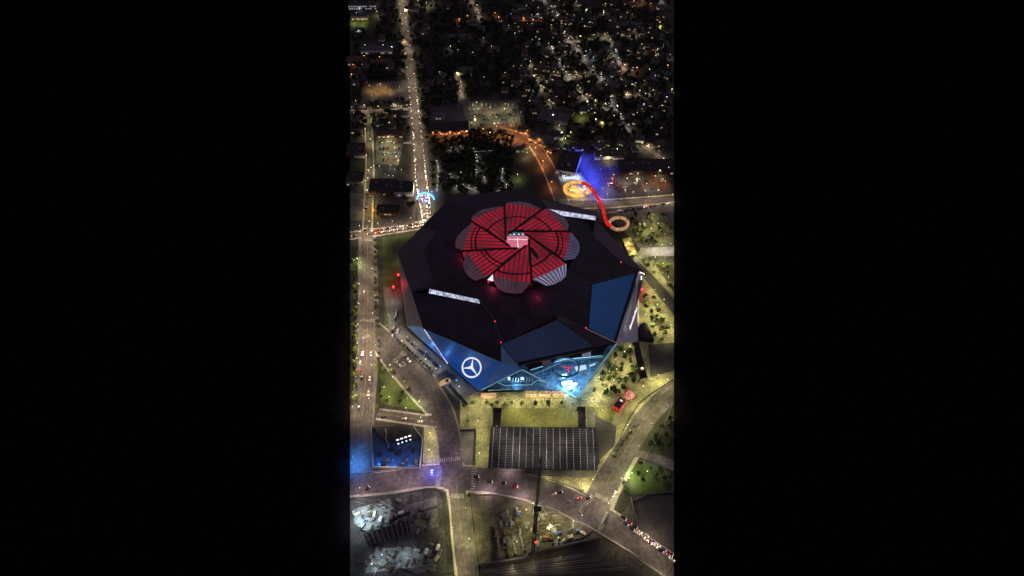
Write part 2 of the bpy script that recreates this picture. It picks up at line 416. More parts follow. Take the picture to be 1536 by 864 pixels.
SUB = {
 'a': [(812, -6, 4), (822, 12, 4), (836, 27, 4), (848, 58, 4), (862, 70, 5), (878, 92, 5), (893, 112, 5), (912, 122, 5)],
 'b': [(824, 68, 4), (836, 92, 4), (848, 108, 4), (856, 122, 4)],
 'c': [(795, 92, 4), (800, 115, 4), (815, 140, 5), (828, 172, 6), (838, 196, 6), (848, 210, 5)],
 'd': [(848, 66, 4), (880, 59, 4), (915, 57, 4), (960, 54, 4)],
 'e': [(913, 58, 4), (925, 88, 5), (938, 106, 5)],
 'f': [(824, 114, 4), (858, 115, 4), (880, 116, 4)],
 'g': [(914, 148, 4), (928, 172, 5), (944, 200, 5)],
 'h': [(964, 218, 5), (985, 232, 5), (996, 246, 5), (1004, 270, 5)],
 'i': [(866, 134, 4), (884, 152, 4), (915, 165, 4)],
 'j': [(706, 0, 6), (714, 14, 6), (722, 30, 6)],
 'k': [(686, 112, 6), (690, 128, 6), (694, 150, 6)],
 'l': [(985, -4, 4), (1000, 10, 4), (1015, 16, 4)],
 'm': [(694, 156, 4), (735, 154, 4), (780, 151, 4)],
 'n': [(935, 146, 4), (968, 142, 4), (1015, 140, 4)],
}
for k, pts in SUB.items():
    pts = [(x, y, w*.72) for x, y, w in pts]
    road('sub_'+k, pts, 'asphalt_old', 1.0, pm='concrete_dark')
for k in ('ave', 'top'):
    l = ROADS[k][0]; dashes(l, .0, 'paint_yellow', .35, 3, 0); dashes(l, .45); dashes(l, -.45); dashes(l, .9, gap=0, w=.2); dashes(l, -.9, gap=0, w=.2)
for k in ('curve', 'crossl', 'crossr', 'east', 'south', 'blvd'):
    l = ROADS[k][0]; dashes(l, .0, 'paint_yellow', .25, 3, 0 if k in ('east', 'south') else 6)
for k in ('cross345', 'aveup', 'mid'): dashes(ROADS[k][0], 0, 'paint_yellow', .3, 3, 0)
for a, b in (((541, 480), (562, 481)), ((540, 592), (563, 592)), ((543, 507), (556, 503)), ((590, 543), (606, 528)), ((541, 360), (560, 360)), ((660, 690), (692, 688)), ((894, 742), (925, 758)),
             ((870, 768), (890, 742)), ((899, 797), (913, 768)), ((660, 700), (656, 730)), ((628, 338), (644, 338)), ((677, 744), (697, 744)), ((712, 702), (708, 740)), ((622, 170), (632, 170))):
    crosswalk(a, b)
mb = MB()
for a, b in (((902, 798), (915, 770)), ((870, 772), (886, 748))):
    p, q = P(*a, MARK), P(*b, MARK); d = (q-p).normalized(); n = Vector((-d.y, d.x, 0))*1.6; mb.poly([p-n, p+n, q+n, q-n])
struct('expansion_joint', mb, 'slat_dark')
# ================================================================== PROTOTYPES
def lump_crown(rnd, r=3.6, h=5.5, z0=2.2, lobes=6, leaves=26, ls=.9):
    mb = MB()
    for L in range(lobes):
        a = rnd.uniform(0, 2*PI); q = rnd.uniform(.15, .62)*r
        c = Vector((math.cos(a)*q, math.sin(a)*q, z0 + h*rnd.uniform(.25, .8)))
        if L == 0: c = Vector((0, 0, z0+h*.75))
        rr = r*rnd.uniform(.38, .62)
        for _ in range(leaves):
            d = Vector((rnd.gauss(0, 1), rnd.gauss(0, 1), rnd.gauss(.15, .9))).normalized()
            p = c + d*rr*rnd.uniform(.6, 1.05); u = d.orthogonal().normalized(); w = d.cross(u)
            a2 = rnd.uniform(0, 2*PI); s = ls*rnd.uniform(.6, 1.25)
            uu, ww = (u*math.cos(a2)+w*math.sin(a2))*s, (w*math.cos(a2)-u*math.sin(a2))*s*.75
            t = d*rnd.uniform(-.3, .3)*s
            mb.poly([p-uu, p-ww+t, p+uu, p+ww-t])
    return mb
def trunk_mb(rnd, h=4.2, mb=None, mi=0):
    mb = mb or MB()
    mb.tube((0, 0, -.3), (0, 0, h*.6), .28, .2, 6, mi)
    for k in range(4):
        a = k*PI/2 + rnd.uniform(0, 1); mb.tube((0, 0, h*rnd.uniform(.4, .6)), (math.cos(a)*1.6, math.sin(a)*1.6, h*rnd.uniform(.95, 1.3)), .13, .05, 5, mi)
    return mb
TREES = {}
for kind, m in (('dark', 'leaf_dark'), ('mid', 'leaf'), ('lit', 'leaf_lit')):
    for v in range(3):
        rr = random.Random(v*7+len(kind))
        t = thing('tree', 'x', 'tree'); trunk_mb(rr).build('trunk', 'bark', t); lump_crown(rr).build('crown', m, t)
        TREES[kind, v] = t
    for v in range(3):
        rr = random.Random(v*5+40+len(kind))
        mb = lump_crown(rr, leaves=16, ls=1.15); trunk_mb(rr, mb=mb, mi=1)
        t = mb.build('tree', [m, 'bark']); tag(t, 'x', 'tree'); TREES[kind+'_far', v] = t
NT = [0]
def tree(px, py, kind, label, group=None, s=1.0):
    if NT[0] >= 298: return
    NT[0] += 1
    v = R.randrange(3); k = R.uniform(.85, 1.2)*s
    place(('tree', kind, v), TREES[kind, v], P(px, py), R.uniform(0, 6.28), label, group, (k, k, k*R.uniform(.85, 1.15)))
# cars
def car_parts(paint):
    body = MB()
    prof = [(-2.2, .35), (-2.25, .75), (-1.9, .95), (-.9, 1.0), (.8, 1.0), (1.95, .85), (2.25, .65), (2.2, .35)]
    n = len(prof)
    body.quadbox([(x, -.88, z) for x, z in prof], [(x, .88, z) for x, z in prof])
    roof = [(-1.7, .99), (-1.15, 1.45), (.25, 1.48), (1.0, .99)]
    cab = MB(); cab.quadbox([(x, -.72 if z > 1.2 else -.82, z) for x, z in roof], [(x, .72 if z > 1.2 else .82, z) for x, z in roof])
    top = MB(); top.box(-.45, 0, 1.481, 1.35, 1.36, .05)
    return body, cab, top
def wheel_mb(x, y, mb=None, mi=0): return (mb or MB()).tube((x, y-.1, .33), (x, y+.1, .33), .33, .33, 10, mi)
def light_mb(x, ys, z, sx, sy, sz):
    mb = MB()
    for y in ys: mb.box(x, y, z, sx, sy, sz)
    return mb
CARS = {}
for paint in ('white', 'silver', 'black', 'red', 'blue', 'grey'):
    for lit in (0, 1):
        t = thing('car', 'x', 'car'); b, c, tp = car_parts(paint)
        b.build('body', 'car_'+paint, t); cw = c.build('cabin_glass', 'glass_dark', t); tp.build('roof', 'car_'+paint, t)
        for x in (-1.35, 1.4):
            for y in (-.85, .85): wheel_mb(x, y).build('wheel', 'rubber', t)
        for y in (-.62, .62):
            MB().box(2.22, y, .6, .12, .34, .16).build('headlight', 'headlight' if lit else 'steel_white', t)
            MB().box(-2.23, y, .68, .1, .34, .16).build('taillight', 'taillight' if lit else 'tail_off', t)
        CARS[paint, lit, 0] = t
        mb = MB()
        for src, mi in ((b, 0), (c, 1), (tp, 0)):
            o = len(mb.v); mb.v += src.v; mb.f += [tuple(i+o for i in f) for f in src.f]; mb.m += [mi]*len(src.f)
        for x in (-1.35, 1.4):
            for y in (-.85, .85): wheel_mb(x, y, mb, 2)
        for y in (-.62, .62): mb.box(2.22, y, .6, .16, .4, .2, mi=3); mb.box(-2.23, y, .68, .16, .4, .2, mi=4)
        t = mb.build('car', ['car_'+paint, 'glass_dark', 'rubber', 'headlight' if lit else 'steel_white', 'taillight' if lit else 'tail_off']); tag(t, 'x', 'car')
        CARS[paint, lit, 1] = t
NC = [0]; CSEEN = {}
def car(px, py, heading, where, paint=None, lit=0, far=0, world=None, label=None):
    if NC[0] >= 298: return
    p = world if world is not None else P(px, py); q = proj(p)
    if not (XL+3 < q[0] < XR-3 and -4 < q[1] < 862): return
    NC[0] += 1
    paint = paint or R.choice(('white', 'white', 'silver', 'black', 'grey', 'silver', 'blue', 'red'))
    lab = label or f'{paint} car {where}'
    CSEEN.setdefault(lab, 0); CSEEN[lab] += 1
    place(('car', paint, lit, far), CARS[paint, lit, far], Vector((p.x, p.y, .42)), heading, lab, lab+' (alike)', R.uniform(.95, 1.12))
def cars_on(key, off, t0, t1, n, where, lit=0, far=0, rev=False, jitter=.3, skip=.1, paints=None):
    line = ROADS[key][0]; N = len(line)-1
    for k in range(n):
        if R.random() < skip: continue
        u = (t0+(t1-t0)*(k+.5+R.uniform(-jitter, jitter))/n)*N; i = min(int(u), N-1); f = u-i
        x, y, w = (a+(b-a)*f for a, b in zip(line[i], line[i+1])); nx, ny = side(line, i)
        p = Vector((x+nx*off*w/2, y+ny*off*w/2, 0)); h = math.atan2(-nx, ny)
        car(0, 0, h + (PI if rev else 0), where, R.choice(paints) if paints else None, lit=lit, far=far, world=p)
# lamps
LAMPCOL = {'warm': (1, .80, .50), 'white': (1, .93, .80), 'yellow': (1, .91, .42), 'rose': (1, .73, .74), 'orange': (1, .36, .10), 'cool': (.72, .9, 1), 'blue': (.05, .08, 1), 'azure': (.06, .32, 1), 'amber': (1, .6, .13), 'red': (1, .02, .03), 'green': (.8, 1, .35)}
LAMPS = {}
def lamp_proto(kind, h, name, lens):
    t = thing(name, 'x', name.replace('_', ' '))
    arm = 1.6 if name == 'street_lamp' else .2
    MB().tube((0, 0, -.2), (0, 0, h), .13, .07, 6).build('pole', 'metal_grey', t)
    MB().beam((0, 0, h-.05), (arm, 0, h+.25), .1, .1).build('arm', 'metal_grey', t)
    MB().box(arm+.3, 0, h+.18, 1.0, .5, .16).build('lamp_head', 'metal_dark', t)
    MB().box(arm+.3, 0, h-.06, .8, .44, .22, taper=1.1).build('lens', 'lamp_glow_'+kind, t)
    if lens: MB().box(arm+.3, 0, h+.345, .6*lens, .4*lens, .14, taper=.6).build('glow_cap', 'lamp_glow_'+kind, t)   # glowing cap added so the lamp shows as a dot from above
    return t
LDATA = {}
def bulb(parent, kind, power, z, x=1.9, spot=165):
    k = (kind, round(power), spot)
    if k not in LDATA:
        l = bpy.data.lights.new('bulb', 'SPOT' if spot else 'POINT'); l.energy = power; l.color = LAMPCOL[kind]; l.shadow_soft_size = .3
        if spot: l.spot_size = math.radians(spot); l.spot_blend = .6
        LDATA[k] = l
    o = bpy.data.objects.new('bulb', LDATA[k]); COL.objects.link(o); o.parent = parent; o.location = (x, 0, z)
    return o
NL = {'street_lamp': 0, 'flood_light': 0, 'garden_lamp': 0}
FINISH = {'warm': 'warm', 'white': 'white', 'yellow': 'pale yellow', 'rose': 'pinkish', 'orange': 'orange', 'amber': 'amber', 'cool': 'bluish white', 'blue': 'deep blue', 'azure': 'azure', 'red': 'red', 'green': 'greenish'}
def lamp(px, py, kind, power, where, h=9, rz=0, world=None, label=None, name='street_lamp', lens=None, point=False):
    p = world if world is not None else P(px, py); q = proj(p)
    if not (XL+2 < q[0] < XR-2 and -4 < q[1] < 866) or NL[name] >= 298: return
    NL[name] += 1
    if lens is None: lens = (1.3 if q[1] < 300 else 1) if R.random() < (.85 if q[1] < 300 else .4) else 0
    key = (kind, h, name, lens)
    if key not in LAMPS: LAMPS[key] = lamp_proto(*key)
    word = {'street_lamp': 'pole lamp', 'flood_light': 'tall floodlight', 'garden_lamp': 'low garden lamp'}[name]
    lab = label or f'{word} with {FINISH[kind]} light {where}'
    t = place(('lamp',)+key, LAMPS[key], Vector((p.x, p.y, 0)), rz, lab, lab+' (alike)')
    bulb(t, kind, power, h-.25 if not point else h+.9, 1.9 if name == 'street_lamp' else .5, 0 if point else 165)
def flood(px, py, kind, power, where, h=12, lens=None): lamp(px, py, kind, power, where, h, R.uniform(0, 6.2), name='flood_light', lens=lens)
def lamps_on(key, off, t0, t1, n, kind, power, where, h=9, alt=True, lens=None):
    line = ROADS[key][0]; N = len(line)-1
    for k in range(n):
        u = min(.999, t0+(t1-t0)*(k+.5+R.uniform(-.15, .15))/n)*N; i = min(int(u), N-1); f = u-i
        x, y, w = (a+(b-a)*f for a, b in zip(line[i], line[i+1])); nx, ny = side(line, i)
        for s in ((1, -1) if not alt else ((1,) if k % 2 else (-1,))):
            o = s*(w/2*abs(off)+1.2)
            lamp(0, 0, kind, max(500, round(power*R.uniform(.75, 1.25)/500)*500), where, h, math.atan2(-ny*s, -nx*s), world=Vector((x+nx*o, y+ny*o, 0)), lens=lens)
# people
def person_mesh(pose, cloth, legs):
    bm = bmesh.new(); sk = bm.verts.layers.skin.verify()
    st = .22 if pose else .1
    J = [((0, 0, .95), .15), ((0, 0, 1.2), .16), ((0, 0, 1.42), .17), ((0, 0, 1.54), .07), ((.02, 0, 1.64), .105), ((.02, 0, 1.76), .09),
         ((st, .11, .5), .085), ((st*1.6-.1, .12, .08), .06), ((st*1.6+.08, .12, .04), .05), ((-st, -.11, .5), .085), ((-st*1.6-.1, -.12, .08), .06), ((-st*1.6+.08, -.12, .04), .05),
         ((0, .24, 1.4), .07), ((-.1*pose, .3, 1.13), .05), ((.1, .3, .88), .04), ((0, -.24, 1.4), .07), ((.12*pose, -.3, 1.13), .05), ((.15, -.28, .88), .04)]
    E = [(0, 1), (1, 2), (2, 3), (3, 4), (4, 5), (0, 6), (6, 7), (7, 8), (0, 9), (9, 10), (10, 11), (2, 12), (12, 13), (13, 14), (2, 15), (15, 16), (16, 17)]
    vs = []
    for i, (c, r) in enumerate(J):
        v = bm.verts.new(c); v[sk].radius = (r, r); v[sk].use_root = (i == 0); vs.append(v)
    for a, b in E: bm.edges.new((vs[a], vs[b]))
    me = bpy.data.meshes.new('person'); bm.to_mesh(me); bm.free()
    o = bpy.data.objects.new('person', me); COL.objects.link(o)
    o.modifiers.new('s', 'SKIN'); o.modifiers.new('d', 'SUBSURF').levels = 1
    dg = bpy.context.evaluated_depsgraph_get(); out = bpy.data.meshes.new_from_object(o.evaluated_get(dg))
    bpy.data.objects.remove(o); bpy.data.meshes.remove(me)
    out.name = 'person'; out.materials.clear()
    for m in (cloth, legs, 'skin', 'bark'): out.materials.append(M(m))
    for p in out.polygons:
        z = p.center.z; arm = abs(p.center.y) > .2
        p.material_index = 3 if z > 1.7 else 2 if (z > 1.5 or (arm and z < 1.0 and z > .8 and abs(p.center.y) > .24)) else 1 if z < .95 else 0
    return out
PEOPLE = []
for pose, c, l, nm in ((0, 'cloth_dark', 'cloth_dark', 'in dark clothes standing'), (1, 'cloth_red', 'cloth_dark', 'in red shirt and dark trousers walking'), (1, 'cloth_white', 'cloth_blue', 'in white shirt and blue trousers walking'), (1, 'cloth_dark', 'cloth_blue', 'in dark top and blue trousers walking')):
    o = bpy.data.objects.new('person', person_mesh(pose, c, l)); COL.objects.link(o); tag(o, 'x', 'person'); PEOPLE.append((o, nm))
def person(px, py, where):
    k = R.choice((0, 0, 1, 2, 3, 3)); o, nm = PEOPLE[k]
    lab = f'person {nm} {where}'
    p = P(px, py); place(('person', k), o, Vector((p.x, p.y, .18)), R.uniform(0, 6.28), lab, lab+' (alike)', R.uniform(.95, 1.1))
# buildings
def building(px, py, w, d, h, rz, label, wall='wall_grey', roof='roof_dark', lit=0, nwin=5, units=2, name='building', gable=False, group=None, wm=None):
    p = P(px, py); t = thing(name, label, 'building', (p.x, p.y, 0), rz, group)
    MB().box(0, 0, -.3, w, d, h+.3).build('wall', wall, t)
    if gable:
        mb = MB(); e = .6; rh = min(w, d)*.28
        A = [(-w/2-e, -d/2-e, h+.02), (w/2+e, -d/2-e, h+.02), (w/2+e, d/2+e, h+.02), (-w/2-e, d/2+e, h+.02)]
        rr = [(-w/2-e, 0, h+rh), (w/2+e, 0, h+rh)]
        mb.poly([A[0], A[1], rr[1], rr[0]]); mb.poly([A[2], A[3], rr[0], rr[1]]); mb.poly([A[1], A[2], rr[1]]); mb.poly([A[3], A[0], rr[0]]); mb.poly(A[::-1])
        ro = mb.build('roof', roof, t)
        MB().box(w*.25, d*.18, h+.3, .9, .9, rh+1).build('chimney', 'wall_brick', ro)
    else:
        mb = MB(); mb.box(0, 0, h+.003, w-.6, d-.6, .2)
        for (cx, cy, sx, sy) in ((0, -d/2+.15, w+.2, .5), (0, d/2-.15, w+.2, .5), (-w/2+.15, 0, .5, d-.8), (w/2-.15, 0, .5, d-.8)): mb.box(cx, cy, h+.003, sx, sy, .8)
        ro = mb.build('roof', roof, t)
        for k in range(units):
            MB().box(R.uniform(-.3, .3)*w, R.uniform(-.3, .3)*d, h+.2, R.uniform(1.5, 3), R.uniform(1.5, 2.5), R.uniform(1, 1.8)).build('roof_unit', 'metal_grey', ro)
    for fl in range(max(1, int(h//3.6))):
        for k in range(nwin):
            x = -w/2 + w*(k+.5)/nwin; on = R.random() < lit
            z = fl*3.6+1.1
            fo = MB().box(x, -d/2-.04, z, w/nwin*.62, .1, 1.6).build('window', (wm or 'window_lit') if on else 'window_dark', t)
            MB().box(x, -d/2-.1, z-.13, w/nwin*.66, .25, .12).build('sill', 'concrete', fo)
    if h < 12: MB().box(w*.08, -d/2-.05, 0, 1.3, .12, 2.3).build('door', 'roof_brown', t)
    return t
HOUSES = []
for v, (wl, rf, w, d) in enumerate((('wall_cream', 'roof_brown', 12, 8), ('wall_white', 'roof_grey', 10, 9), ('wall_brick', 'roof_dark', 14, 8), ('wall_grey', 'roof_brown', 9, 8))):
    t = building(900, 60, w, d, 3.4, 0, 'x', wl, rf, .5, 3, 0, 'house', True); HOUSES.append((t, ('cream house with brown gable roof', 'white house with grey gable roof', 'brick house with dark gable roof', 'grey house with brown gable roof')[v]))
NH = [0]
def house(px, py, where):
    v = R.randrange(4); t, nm = HOUSES[v]; p = P(px, py); NH[0] += 1
    lab = f'{nm} {where}'
    place(('house', v), t, Vector((p.x, p.y, 0)), R.choice((0, PI/2, .5, -.4, PI))+R.uniform(-.1, .1), lab, lab+' (alike)', R.uniform(.85, 1.15))
def wall_run(name, pts, h, w, m, label, cat='wall', z=0):
    """one wall following ground points"""
    mb = MB(); q = [P(x, y) for x, y in pts]
    for a, b in zip(q, q[1:]): mb.quadbox(*[[(v.x, v.y, zz) for v in (a+s, b+s, b-s, a-s)] for zz in (z-.2, z+h) for s in [Vector((-(b-a).y, (b-a).x, 0)).normalized()*w/2]])
    return tag(mb.build(name, m), label, cat)
# ================================================================== STADIUM
ST = thing('stadium', 'huge dark faceted stadium with red petal roof and blue lit sides', 'stadium', (0, 0, 0))
def V(x, y, z): return P(x, y, z)
R1 = V(596, 378, 58); R2 = V(646, 326, 62); R3 = V(675, 297, 62); R4 = V(739, 288, 62); R5 = V(790, 283, 62); R6 = V(810, 298, 66); R7 = V(895, 317, 66)
R8 = V(896, 332, 57); R8i = V(888, 353, 66); R8j = V(929.5, 391, 65); R9 = V(967, 408, 58)
FL = V(634, 490, 60); FLm = V(617, 438, 63)                                # front left roof corner
LV0, LV1 = V(644, 433, 69), V(718, 449, 69); LV0b, LV1b = V(643, 440, 66), V(720, 455.5, 66)
MS = V(743, 481, 68); PB = V(751.5, 517, 64); DL = V(752, 542, 58)          # towards the prow
A0 = V(836, 480, 73); A1 = V(836, 473, 74); RB = V(879, 493, 67)
CB, DB = V(778, 546, 48), V(893, 522, 51); R10 = V(925, 514.5, 52)
BT = V(888, 427, 66); BTl = V(882.6, 491, 66); BR = V(955, 409.5, 62); BRb = V(922.5, 512, 53); BRm = V(953.5, 430, 57)
PC = V(776, 362, 82); pr_ = 59
ringz = 74.5
ring = [Vector((PC.x+math.cos(a)*pr_*.9, PC.y+math.sin(a)*pr_*.9, ringz)) for a in [2*PI*k/32 for k in range(32)]]
# main roof: sectors between the petal ring and the outline
outline = [R1, R2, R3, R4, R5, R6, R7, R8i, R8j, BR, BT, BTl, RB, A1, PB, MS, LV1, LV0, FLm]
outline = [Vector(p) for p in outline]
def ang(p): return math.atan2(p.y-PC.y, p.x-PC.x)
allp = sorted([(ang(p), 1, p) for p in outline], key=lambda t: t[0])
mb = MB()
def ringpt(a): return Vector((PC.x+math.cos(a)*pr_*.9, PC.y+math.sin(a)*pr_*.9, ringz))
for i in range(len(outline)):
    a, b = outline[i], outline[(i+1) % len(outline)]
    aa, ab = ang(a), ang(b); d = (ab-aa+PI) % (2*PI)-PI
    n = max(1, int(abs(d)/.15))
    for k in range(n):
        t0, t1 = k/n, (k+1)/n
        q0, q1, q2, q3 = a.lerp(b, t0), a.lerp(b, t1), ringpt(aa+d*t1), ringpt(aa+d*t0)
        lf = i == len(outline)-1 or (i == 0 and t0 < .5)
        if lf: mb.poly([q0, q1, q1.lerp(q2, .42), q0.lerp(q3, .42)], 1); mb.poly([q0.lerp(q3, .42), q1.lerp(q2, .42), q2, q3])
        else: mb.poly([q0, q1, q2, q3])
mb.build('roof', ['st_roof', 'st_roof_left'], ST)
# roof facets around the rim
def facet(name, pts, m): return MB().poly(pts).build(name, m, ST)
facet('roof_facet', [LV0b, LV1b, MS, PB, DL, FL, FLm], 'st_roof')
facet('roof_facet', [R8, R8i, R8j, R9], 'st_roof_edge')
facet('roof_facet', [R7, R8, R8i], 'st_roof_edge')
facet('roof_facet', [BR, R9, R8j], 'st_roof')
facet('roof_facet', [R1, FLm, V(612, 425, 58.5)], 'st_roof_edge')
fb = facet('facade_panel', [BT, BR, BRm, BRb, BTl], 'st_blue_right')
facet('facade_panel', [BTl, BRb, R10, RB], 'st_roof')
facet('facade_panel', [A0, PB, CB, DB], 'st_blue_front')
facet('facade_panel', [A1, RB, R10, DB, A0], 'st_brown')
GT = V(783, 554, 44)
facet('facade_panel', [PB, GT, V(778, 556, 44), DL], 'st_blue_dim')
# logo side
LBa, LBb = V(672, 545, 2), V(718, 587, 1.5)
LC = V(637, 494, 58)
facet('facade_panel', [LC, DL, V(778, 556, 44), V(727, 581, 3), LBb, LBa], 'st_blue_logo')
LW = V(610, 489, 3)
facet('facade_panel', [LW, FL, LC, LBa], 'st_blue_pale')
MB().beam(LC+Vector((-.3, -.4, 0)), LBa+Vector((-.3, -.4, 0)), .5, .5).build('facade_edge', 'louver_lit', ST)
# grey side walls
B1 = V(602, 432, 0)
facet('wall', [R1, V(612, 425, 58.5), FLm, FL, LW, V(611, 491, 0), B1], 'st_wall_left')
B9 = V(959, 446, 0); B10 = V(958.5, 513, 0)
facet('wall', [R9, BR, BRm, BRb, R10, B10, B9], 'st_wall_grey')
# hidden back walls down to the ground
base_back = [Vector((p.x, p.y, 0)) for p in (R1, R2, R3, R4, R5, R6, R7, R8, R9)]
tops = [R1, R2, R3, R4, R5, R6, R7, R8, R9]
mb = MB()
for i in range(8): mb.poly([tops[i], tops[i+1], base_back[i+1], base_back[i]])
mb.poly([R1, base_back[0], B1]); mb.poly([R9, B9, base_back[8]])
mb.build('back_wall', 'st_wall_left', ST)
# edge trims; the pale ones are highlights put in along the folds
for nm, a, b, w, m in (('roof_edge', R1, FLm, .7, 'st_roof_edge'), ('roof_edge', FL, DL, 1.6, 'beam_black'), ('roof_edge', LV1, MS, .8, 'st_roof_edge'), ('roof_edge', MS, PB, .6, 'st_roof_edge'),
                    ('roof_edge', A1, RB, .6, 'st_roof_edge'), ('roof_edge', RB, R10, .8, 'steel_white'), ('roof_edge', BR, BRb, 2.4, 'beam_black'), ('roof_edge', V(855, 431, 69), BR, .8, 'st_roof_edge'), ('roof_edge', BT, BTl, .5, 'beam_black'),
                    ('roof_edge', R8i, R8j, .5, 'st_roof_edge'), ('roof_edge', R7, R8i, .6, 'st_roof_edge'), ('roof_edge', CB, DB, 3.0, 'beam_black'), ('roof_edge', DB, R10, .8, 'beam_black'), ('roof_edge', PB, GT, .7, 'st_roof_edge')):
    MB().beam(a+Vector((0, -.1, .25)), b+Vector((0, -.1, .25)), w, w*.7).build(nm, m, ST)
# clerestory windows, lit slats along the two raised roof edges
def clerestory(a0, a1, b0, b1, n):
    fr_, pn = MB(), MB()
    out = Vector((0, -.25, .15))
    for k in range(n):
        for r0, r1 in ((.06, .94),):
            t0, t1 = (k+.14)/n, (k+.86)/n
            q = [a0.lerp(a1, t0).lerp(b0.lerp(b1, t0), r0), a0.lerp(a1, t1).lerp(b0.lerp(b1, t1), r0), a0.lerp(a1, t1).lerp(b0.lerp(b1, t1), r1), a0.lerp(a1, t0).lerp(b0.lerp(b1, t0), r1)]
            pn.poly([p+out for p in q])
    fr_.poly([a0, a1, b1, b0])
    f = fr_.build('clerestory_window', 'st_wall_grey', ST); pn.build('pane', 'louver_lit', f)
clerestory(LV0, LV1, LV0b, LV1b, 26)
U0, U1, U0b, U1b = V(821, 313, 75), V(894, 324, 73), V(824, 321, 73.5), V(893, 330.5, 71)
clerestory(U0, U1, U0b, U1b, 26)
facet('roof_facet', [R6, R7, U1, U0], 'st_roof_edge'); facet('roof_facet', [U1, R7, R8i, U1b], 'st_roof_edge')
# petals
Z0 = 83
r0, Lp = 10.6, 50.0
def sdir(k):
    a = math.radians(182 - 45*k); return Vector((PC.x+r0*math.cos(a), PC.y+r0*math.sin(a), 0)), Vector((math.sin(a), -math.cos(a), 0))
def cross2(a, b): return a.x*b.y-a.y*b.x
for k in range(8):
    (Sa, da), (Sb, db) = sdir(k), sdir(k+1)
    c0 = Vector((PC.x, PC.y, 0))
    Ea = Sa+da*math.sqrt(51.5**2-r0**2); Eb = Sb+db*math.sqrt(48**2-r0**2)
    e = ((Ea+Eb)/2-c0).normalized(); e = (e*.8+da*.2).normalized(); f = Vector((-e.y, e.x, 0))      # along and across the petal
    if (Ea-Eb).dot(f) < 0: f = -f
    fa, fb = Ea.dot(f), Eb.dot(f); lo_c, hi_c = min(fb, Sb.dot(f)), max(fa, Sa.dot(f))
    Wd = fa-fb
    def hit(c, A, D):
        den = D.dot(f)
        return None if abs(den) < 1e-6 else A+D*((c-A.dot(f))/den)
    def inner(c):
        """where the stripe at offset c enters the petal, as a distance along e"""
        best = -1e9
        for A, D in ((Sa, da), (Sb, db), (Sa, (Sb-Sa).normalized())):
            h = hit(c, A, D)
            if h is None: continue
            best = max(best, h.dot(e)) if (A is not Sa or D is not da) else best
        ha, hb = hit(c, Sa, da), hit(c, Sb, db)
        cand = []
        if ha is not None and (ha-Sa).dot(da) > 0 and da.dot(f) > 0: cand.append(ha.dot(e))
        if hb is not None and (hb-Sb).dot(db) > 0 and db.dot(f) < 0: cand.append(hb.dot(e))
        hs = hit(c, Sa, (Sb-Sa).normalized())
        if min(Sa.dot(f), Sb.dot(f)) <= c <= max(Sa.dot(f), Sb.dot(f)): cand.append(hs.dot(e))
        return max(cand) if cand else min(Ea.dot(e), Eb.dot(e))
    def outer(c):
        t = (c-fb)/Wd
        return Eb.dot(e)*(1-t)+Ea.dot(e)*t + 1.0*math.sin(PI*min(max(t, 0), 1))
    def pt(c, s):
        p = f*c + e*s; rr = (p-c0).length
        return Vector((p.x, p.y, Z0+1.0-2.2*(rr/52)**2))
    mb = MB(); NS = 9
    step = Wd/NS
    cells = []
    for j in range(NS):
        c = fb+j*step; cells += [(c+.001, c+step*.55, 0), (c+step*.55, c+step-.001, 1)]
    rb_ = {0: 30, 1: 33.5, 2: 37, 3: 33, 4: 39.5, 5: 31, 6: 38, 7: 30}[k]
    bands = [0, rb_, rb_+1.7, rb_+4.2, rb_+5.3, 99] if k in (2, 5, 6) else [0, rb_, rb_+1.7, 99]
    for ca, cb, mi in cells:
        ia, ib, oa, ob = inner(ca), inner(cb), outer(ca), outer(cb)
        if oa-ia < .2 and ob-ib < .2: continue
        ia, ib = min(ia, oa-.05), min(ib, ob-.05)
        def rad_s(c, r):                                   # along-distance where the stripe reaches radius r
            q = c-c0.dot(f); return c0.dot(e)+math.sqrt(max(r*r-q*q, 0))
        for n_, (r_in, r_out) in enumerate(zip(bands, bands[1:])):
            sa0, sb0 = max(ia, rad_s(ca, r_in) if r_in else -1e9), max(ib, rad_s(cb, r_in) if r_in else -1e9)
            sa1, sb1 = min(oa, rad_s(ca, r_out)), min(ob, rad_s(cb, r_out))
            if sa1-sa0 < .05 and sb1-sb0 < .05: continue
            sa1, sb1 = max(sa1, sa0), max(sb1, sb0)
            dark = n_ % 2 == 1
            cuts = 3
            for q in range(cuts):
                u0, u1 = q/cuts, (q+1)/cuts
                mb.poly([pt(ca, sa0+(sa1-sa0)*u0), pt(cb, sb0+(sb1-sb0)*u0), pt(cb, sb0+(sb1-sb0)*u1), pt(ca, sa0+(sa1-sa0)*u1)], 2 if dark else mi)
    ptl = mb.build('roof_petal', ['petal_red', 'petal_band', 'beam_black'], ST)
    # the dome end slopes from the red panels down to the roof
    def tipt(c, v):
        t = min(max((c-fb)/Wd, 0), 1); tt = .5+(t-.5)*(1-.42*v)
        cc_ = fb+Wd*tt; s = outer(cc_)+v*(8.6+2.0*min(1, 3*min(t, 1-t))); p = f*cc_+e*s
        z = pt(cc_, outer(cc_)).z
        return Vector((p.x, p.y, z-(z-ringz-2.6)*v**1.4))
    mb = MB()
    for v0, v1 in ((0, .3), (.3, .6), (.6, .85), (.85, 1)):
        for ca, cb, mi in cells: mb.poly([tipt(ca, v0), tipt(cb, v0), tipt(cb, v1), tipt(ca, v1)], mi)
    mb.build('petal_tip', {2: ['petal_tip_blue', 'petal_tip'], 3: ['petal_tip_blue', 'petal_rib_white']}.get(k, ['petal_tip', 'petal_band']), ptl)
    mb = MB()
